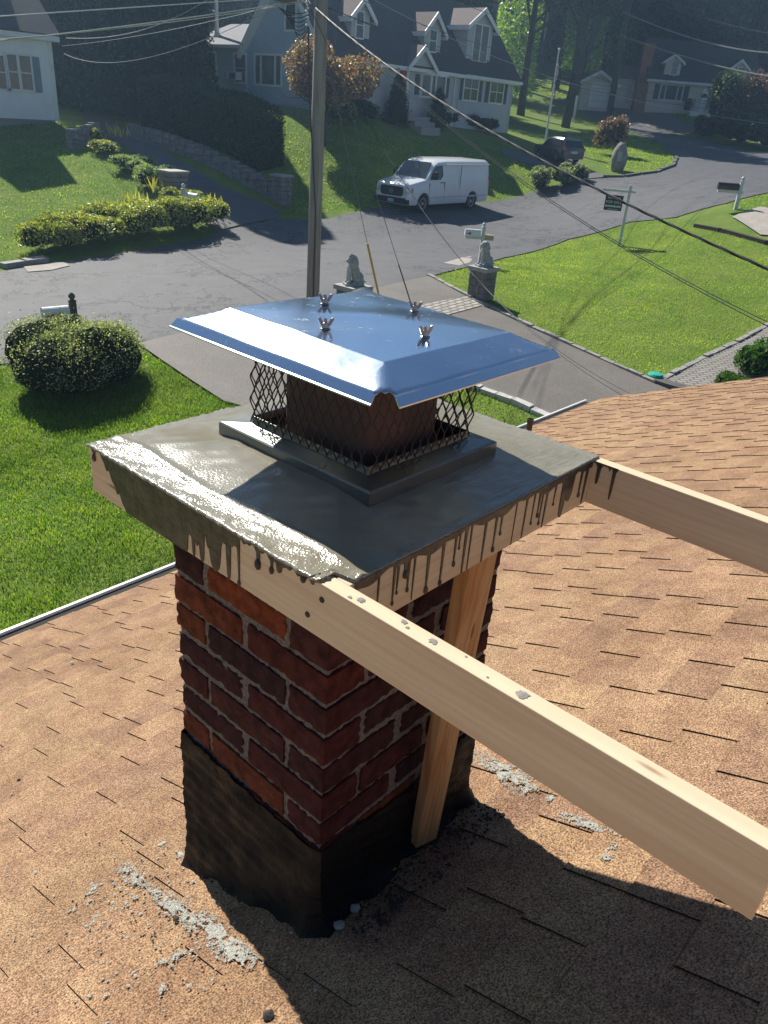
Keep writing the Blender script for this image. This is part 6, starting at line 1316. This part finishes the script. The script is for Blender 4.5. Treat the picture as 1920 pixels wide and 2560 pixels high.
st = [(0.0, pr(.80, .84, .84, .80, .76, .45, .75, .98, 1.06, 1.10)), (.10, pr(.92, .96, .96, .93, .86, .45, .80, 1.04, 1.14, 1.18)), (.5, pr(.96, 1.0, 1.0, .97, .90, .45, .85, 1.12, 1.22, 1.27)), (1.15, pr(.97, 1.01, 1.01, .98, .92, .45, .9, 1.18, 1.32, 1.36)),
      (1.35, pr(.97, 1.01, 1.01, .98, .90, .45, .9, 1.22, 1.52, 1.56)), (1.75, pr(.97, 1.01, 1.01, .97, .84, .45, .9, 1.28, 1.88, 1.94)), (2.05, pr(.97, 1.01, 1.01, .97, .82, .45, .9, 1.28, 2.00, 2.07)), (2.6, pr(.97, 1.01, 1.01, .97, .83, .45, .9, 1.28, 2.04, 2.12)), (4.2, pr(.97, 1.01, 1.01, .97, .83, .45, .9, 1.28, 2.05, 2.13)),
      (5.9, pr(.96, 1.0, 1.0, .96, .83, .48, .9, 1.28, 2.05, 2.12)), (6.08, pr(.93, .97, .97, .94, .81, .50, .9, 1.28, 2.0, 2.08)), (6.12, pr(.90, .94, .94, .91, .76, .50, .9, 1.28, 1.92, 2.0))]
mb = MB(); loft(mb, st); body = mb.build('body', van_w, ve, auto=32); cut(body, (.98, 4.72), .385, 1.01); body.data.materials.clear(); body.data.materials.append(van_w)
bpy.context.view_layer.update()
mb = MB(); mb.box((.2, -.6, .3), (5.9, .6, .5)); mb.box((.55, -.62, .3), (1.4, .62, 1.05)); mb.box((4.3, -.62, .3), (5.2, .62, 1.05)); mb.build('underbody', arch_m, ve)
for x in (.98, 4.72):
    for s in (-1, 1): wheel(ve, x, s*.88, .385, s*-1 if False else (1 if s < 0 else -1))
mb = MB(); mb.add([(1.20, -.80, 1.365), (1.20, .80, 1.365), (1.78, .68, 1.955), (1.78, -.68, 1.955)], [(0,1,2,3)]); mb.xf(Matrix.Translation((-.022, 0, .025))); o = mb.build('windshield', glass_m, ve); sm = o.modifiers.new('s', 'SOLIDIFY'); sm.thickness = .02
mb = MB(); mb.box((-.045, -.78, .36), (.05, .78, .60)); mb.box((-.045, -.92, .36), (.6, -.80, .55)); mb.box((-.045, .80, .36), (.6, .92, .55)); mb.build('bumper', blk, ve, bevel=.02)
mb = MB(); mb.prism([(-.035, y, z) for y, z in ((-.50, .66), (-.60, .72), (-.60, .98), (-.55, 1.03), (.55, 1.03), (.60, .98), (.60, .72), (.50, .66))], (.06, 0, 0)); gr = mb.build('grille', blk, ve)
mb = MB()
for z in (.76, .84, .92): mb.box((-.045, -.52, z), (-.034, .52, z+.018))
mb.build('grille_bar', mat('grille_dark', (.06, .06, .065), .4), gr); mb = MB()
T = Matrix.Rotation(R(-90), 4, 'Y'); 
for a in np.linspace(0, 2*math.pi, 21)[:-1]: mb.box((-.055, .075*math.cos(a)-.012, .84+.075*math.sin(a)-.012), (-.046, .075*math.cos(a)+.012, .84+.075*math.sin(a)+.012))
mb.box((-.056, -.10, .825), (-.046, .10, .855)); mb.build('emblem', rim_m, gr)
for s in (-1, 1):
    mb = MB(); mb.prism([(-.02, s*.64, .78), (-.02, s*.64, 1.00), (.02, s*.86, 1.03), (.24, s*.975, 1.03), (.24, s*.985, .84), (.04, s*.88, .79)], (-.03, 0, .0)); hl = mb.build('headlight', mat('headlight_glass', (.55, .58, .60), .1, spec=.9), ve); mb = MB(); mb.prism([(.11, s*.958, .84), (.11, s*.958, 1.0), (.20, s*.985, 1.01), (.20, s*.99, .86)], (-.02, s*.006, 0)); mb.build('turn_lamp', mat('amber_lens', (.7, .28, .12), .3), hl)
    mb = MB(); q = [(1.36, .985, 1.33), (1.52, .95, 1.60), (1.80, .90, 1.86), (2.28, .885, 1.90), (2.30, .955, 1.48), (2.10, .975, 1.33)]; mb.prism([(x, s*(y+.006), z) for x, y, z in q], (0, s*.012, 0)); mb.build('side_window', glass_m, ve)
    mb = MB(); mb.box((1.50, min(s*1.02, s*1.22), 1.36), (1.62, max(s*1.02, s*1.22), 1.66)); mb.box((1.52, min(s*.97, s*1.05), 1.38), (1.60, max(s*.97, s*1.05), 1.44)); mb.build('side_mirror', blk, ve, bevel=.02)
    mb = MB(); mb.box((2.12, min(s*1.0, s*1.03), 1.20), (2.28, max(s*1.0, s*1.03), 1.235)); mb.build('door_handle', blk, ve)
    mb = MB(); mb.box((2.42, min(s*.98, s*1.012), .50), (2.432, max(s*.98, s*1.012), 1.25)); mb.box((1.32, min(s*.98, s*1.012), .62), (1.332, max(s*.98, s*1.012), 1.2)); mb.build('door_gap', blk, ve)
    mb = MB(); mb.box((6.06, min(s*.86, s*.945), 1.0), (6.13, max(s*.86, s*.945), 1.45)); mb.build('tail_lamp', mat('tail_red', (.4, .03, .03), .3), ve)
mb = MB(); mb.box((-.062, -.16, .40), (-.048, .16, .53)); mb.build('licence_plate', mat('plate_blue', (.35, .48, .62), .5), ve)
for s in (-1, 1):
    mb = MB(); mb.box((1.30, min(s*.99, s*1.022), .60), (5.95, max(s*.99, s*1.022), .66)); mb.build('side_moulding', mat('van_moulding', (.60, .62, .64), .5), ve)
    mb = MB(); mb.box((3.62, min(s*.98, s*1.0125), .70), (3.632, max(s*.98, s*1.0125), 1.9)); mb.build('panel_seam', mat('seam_grey', (.30, .31, .33), .6), ve)
    mb = MB(); mb.box((2.44, min(s*.94, s*1.000), 1.93), (6.0, max(s*.94, s*.868), 1.945)); mb.build('roof_drip_rail', MATS['van_moulding'], ve)
mb = MB(); mb.tube([(1.30, -.6, 1.50), (1.34, -.1, 1.53)], .012, 5); mb.build('wiper', blk, ve); mb = MB(); mb.tube([(1.30, .1, 1.50), (1.34, .6, 1.53)], .012, 5); mb.build('wiper', blk, ve)
# dark car on the side driveway
car_p = mat('dark_blue_paint', (.035, .045, .065), .25, spec=.6, coat=.7)
q = G(1392, 402); q.z = H(q.x, q.y); se = empty('dark_car', tuple(q), R(62), 'dark blue hatchback SUV parked on the side driveway, rear towards the street', 'car')
se.scale = (.76, .76, .76)
pr = lambda s, h: [(.86*s, .28), (.90*s, .5), (.90*s, .85), (.87*s, .98), (.78*s if h > 1.1 else .84*s, max(h-.12, 1.0)), (.64*s if h > 1.1 else .7*s, h)]
st = [(-2.25, pr(.92, 1.02)), (-2.2, pr(.97, 1.1)), (-1.95, pr(1, 1.5)), (-1.6, pr(1, 1.62)), (-.3, pr(1, 1.66)), (.45, pr(1, 1.55)), (1.05, pr(1, 1.08)), (1.9, pr(.98, 1.0)), (2.2, pr(.9, .85+.16))]
mb = MB(); loft(mb, st); body = mb.build('body', car_p, se, auto=35); cut(body, (-1.3, 1.35), .34, .90); body.data.materials.clear(); body.data.materials.append(car_p)
for x in (-1.3, 1.35):
    for s in (-1, 1): wheel(se, x, s*.79, .34, 1 if s < 0 else -1)
mb = MB(); mb.box((-2.0, -.55, .25), (2.0, .55, .5)); mb.build('underbody', arch_m, se)
mb = MB(); mb.add([(-2.215, -.70, 1.08), (-2.215, .70, 1.08), (-1.975, .60, 1.46), (-1.975, -.60, 1.46)], [(0,1,2,3)]); o = mb.build('rear_window', glass_m, se); sm = o.modifiers.new('s', 'SOLIDIFY'); sm.thickness = .03; sm.offset = 0
for s in (-1, 1):
    mb = MB(); mb.prism([(x, s*y, z) for x, y, z in ((-1.85, .875, 1.05), (-1.6, .80, 1.45), (.2, .80, 1.48), (.9, .875, 1.05))], (0, s*.012, 0)); mb.build('side_window', glass_m, se); mb = MB(); mb.box((-2.27, min(s*.66, s*.88), .82), (-2.12, max(s*.66, s*.88), 1.02)); mb.build('tail_lamp', MATS['tail_red'], se)
mb = MB(); mb.box((-2.275, -.26, .62), (-2.255, .26, .78)); mb.build('licence_plate', mat('plate_white', (.6, .6, .6), .5), se)

# ================================================================ air: thin haze round the whole scene, added for the lens-flare veil
mb = MB(); mb.box((-70, -50, -8), (275, 235, 45)); hz = mb.build('haze', mat('haze_air', (1, 1, 1))); tag(hz, 'thin blue haze added for the lens-flare veil', 'haze', None, 'stuff')
hm = bpy.data.materials.new('haze_air_volume'); hm.use_nodes = True; nt = hm.node_tree; nt.nodes.clear(); o_ = N(nt, 'ShaderNodeOutputMaterial'); pv = N(nt, 'ShaderNodeVolumePrincipled')
pv.inputs['Color'].default_value = (.45, .70, 1.0, 1); pv.inputs['Density'].default_value = .0015; pv.inputs['Anisotropy'].default_value = .6
nt.links.new(pv.outputs[0], o_.inputs['Volume']); hz.data.materials.clear(); hz.data.materials.append(hm)

q = G(1636, 950); mb = MB(); mb.lathe([(.16, 0), (.17, .03), (.15, .06), (.05, .075), (.001, .075)], n=14); o = mb.build('valve_cover', mat('teal_plastic', (.02, .42, .33), .5)); o.location = (q.x, q.y, H(q.x, q.y) + .08); tag(o, 'small teal plastic cover at the near corner of the right lawn', 'cover')
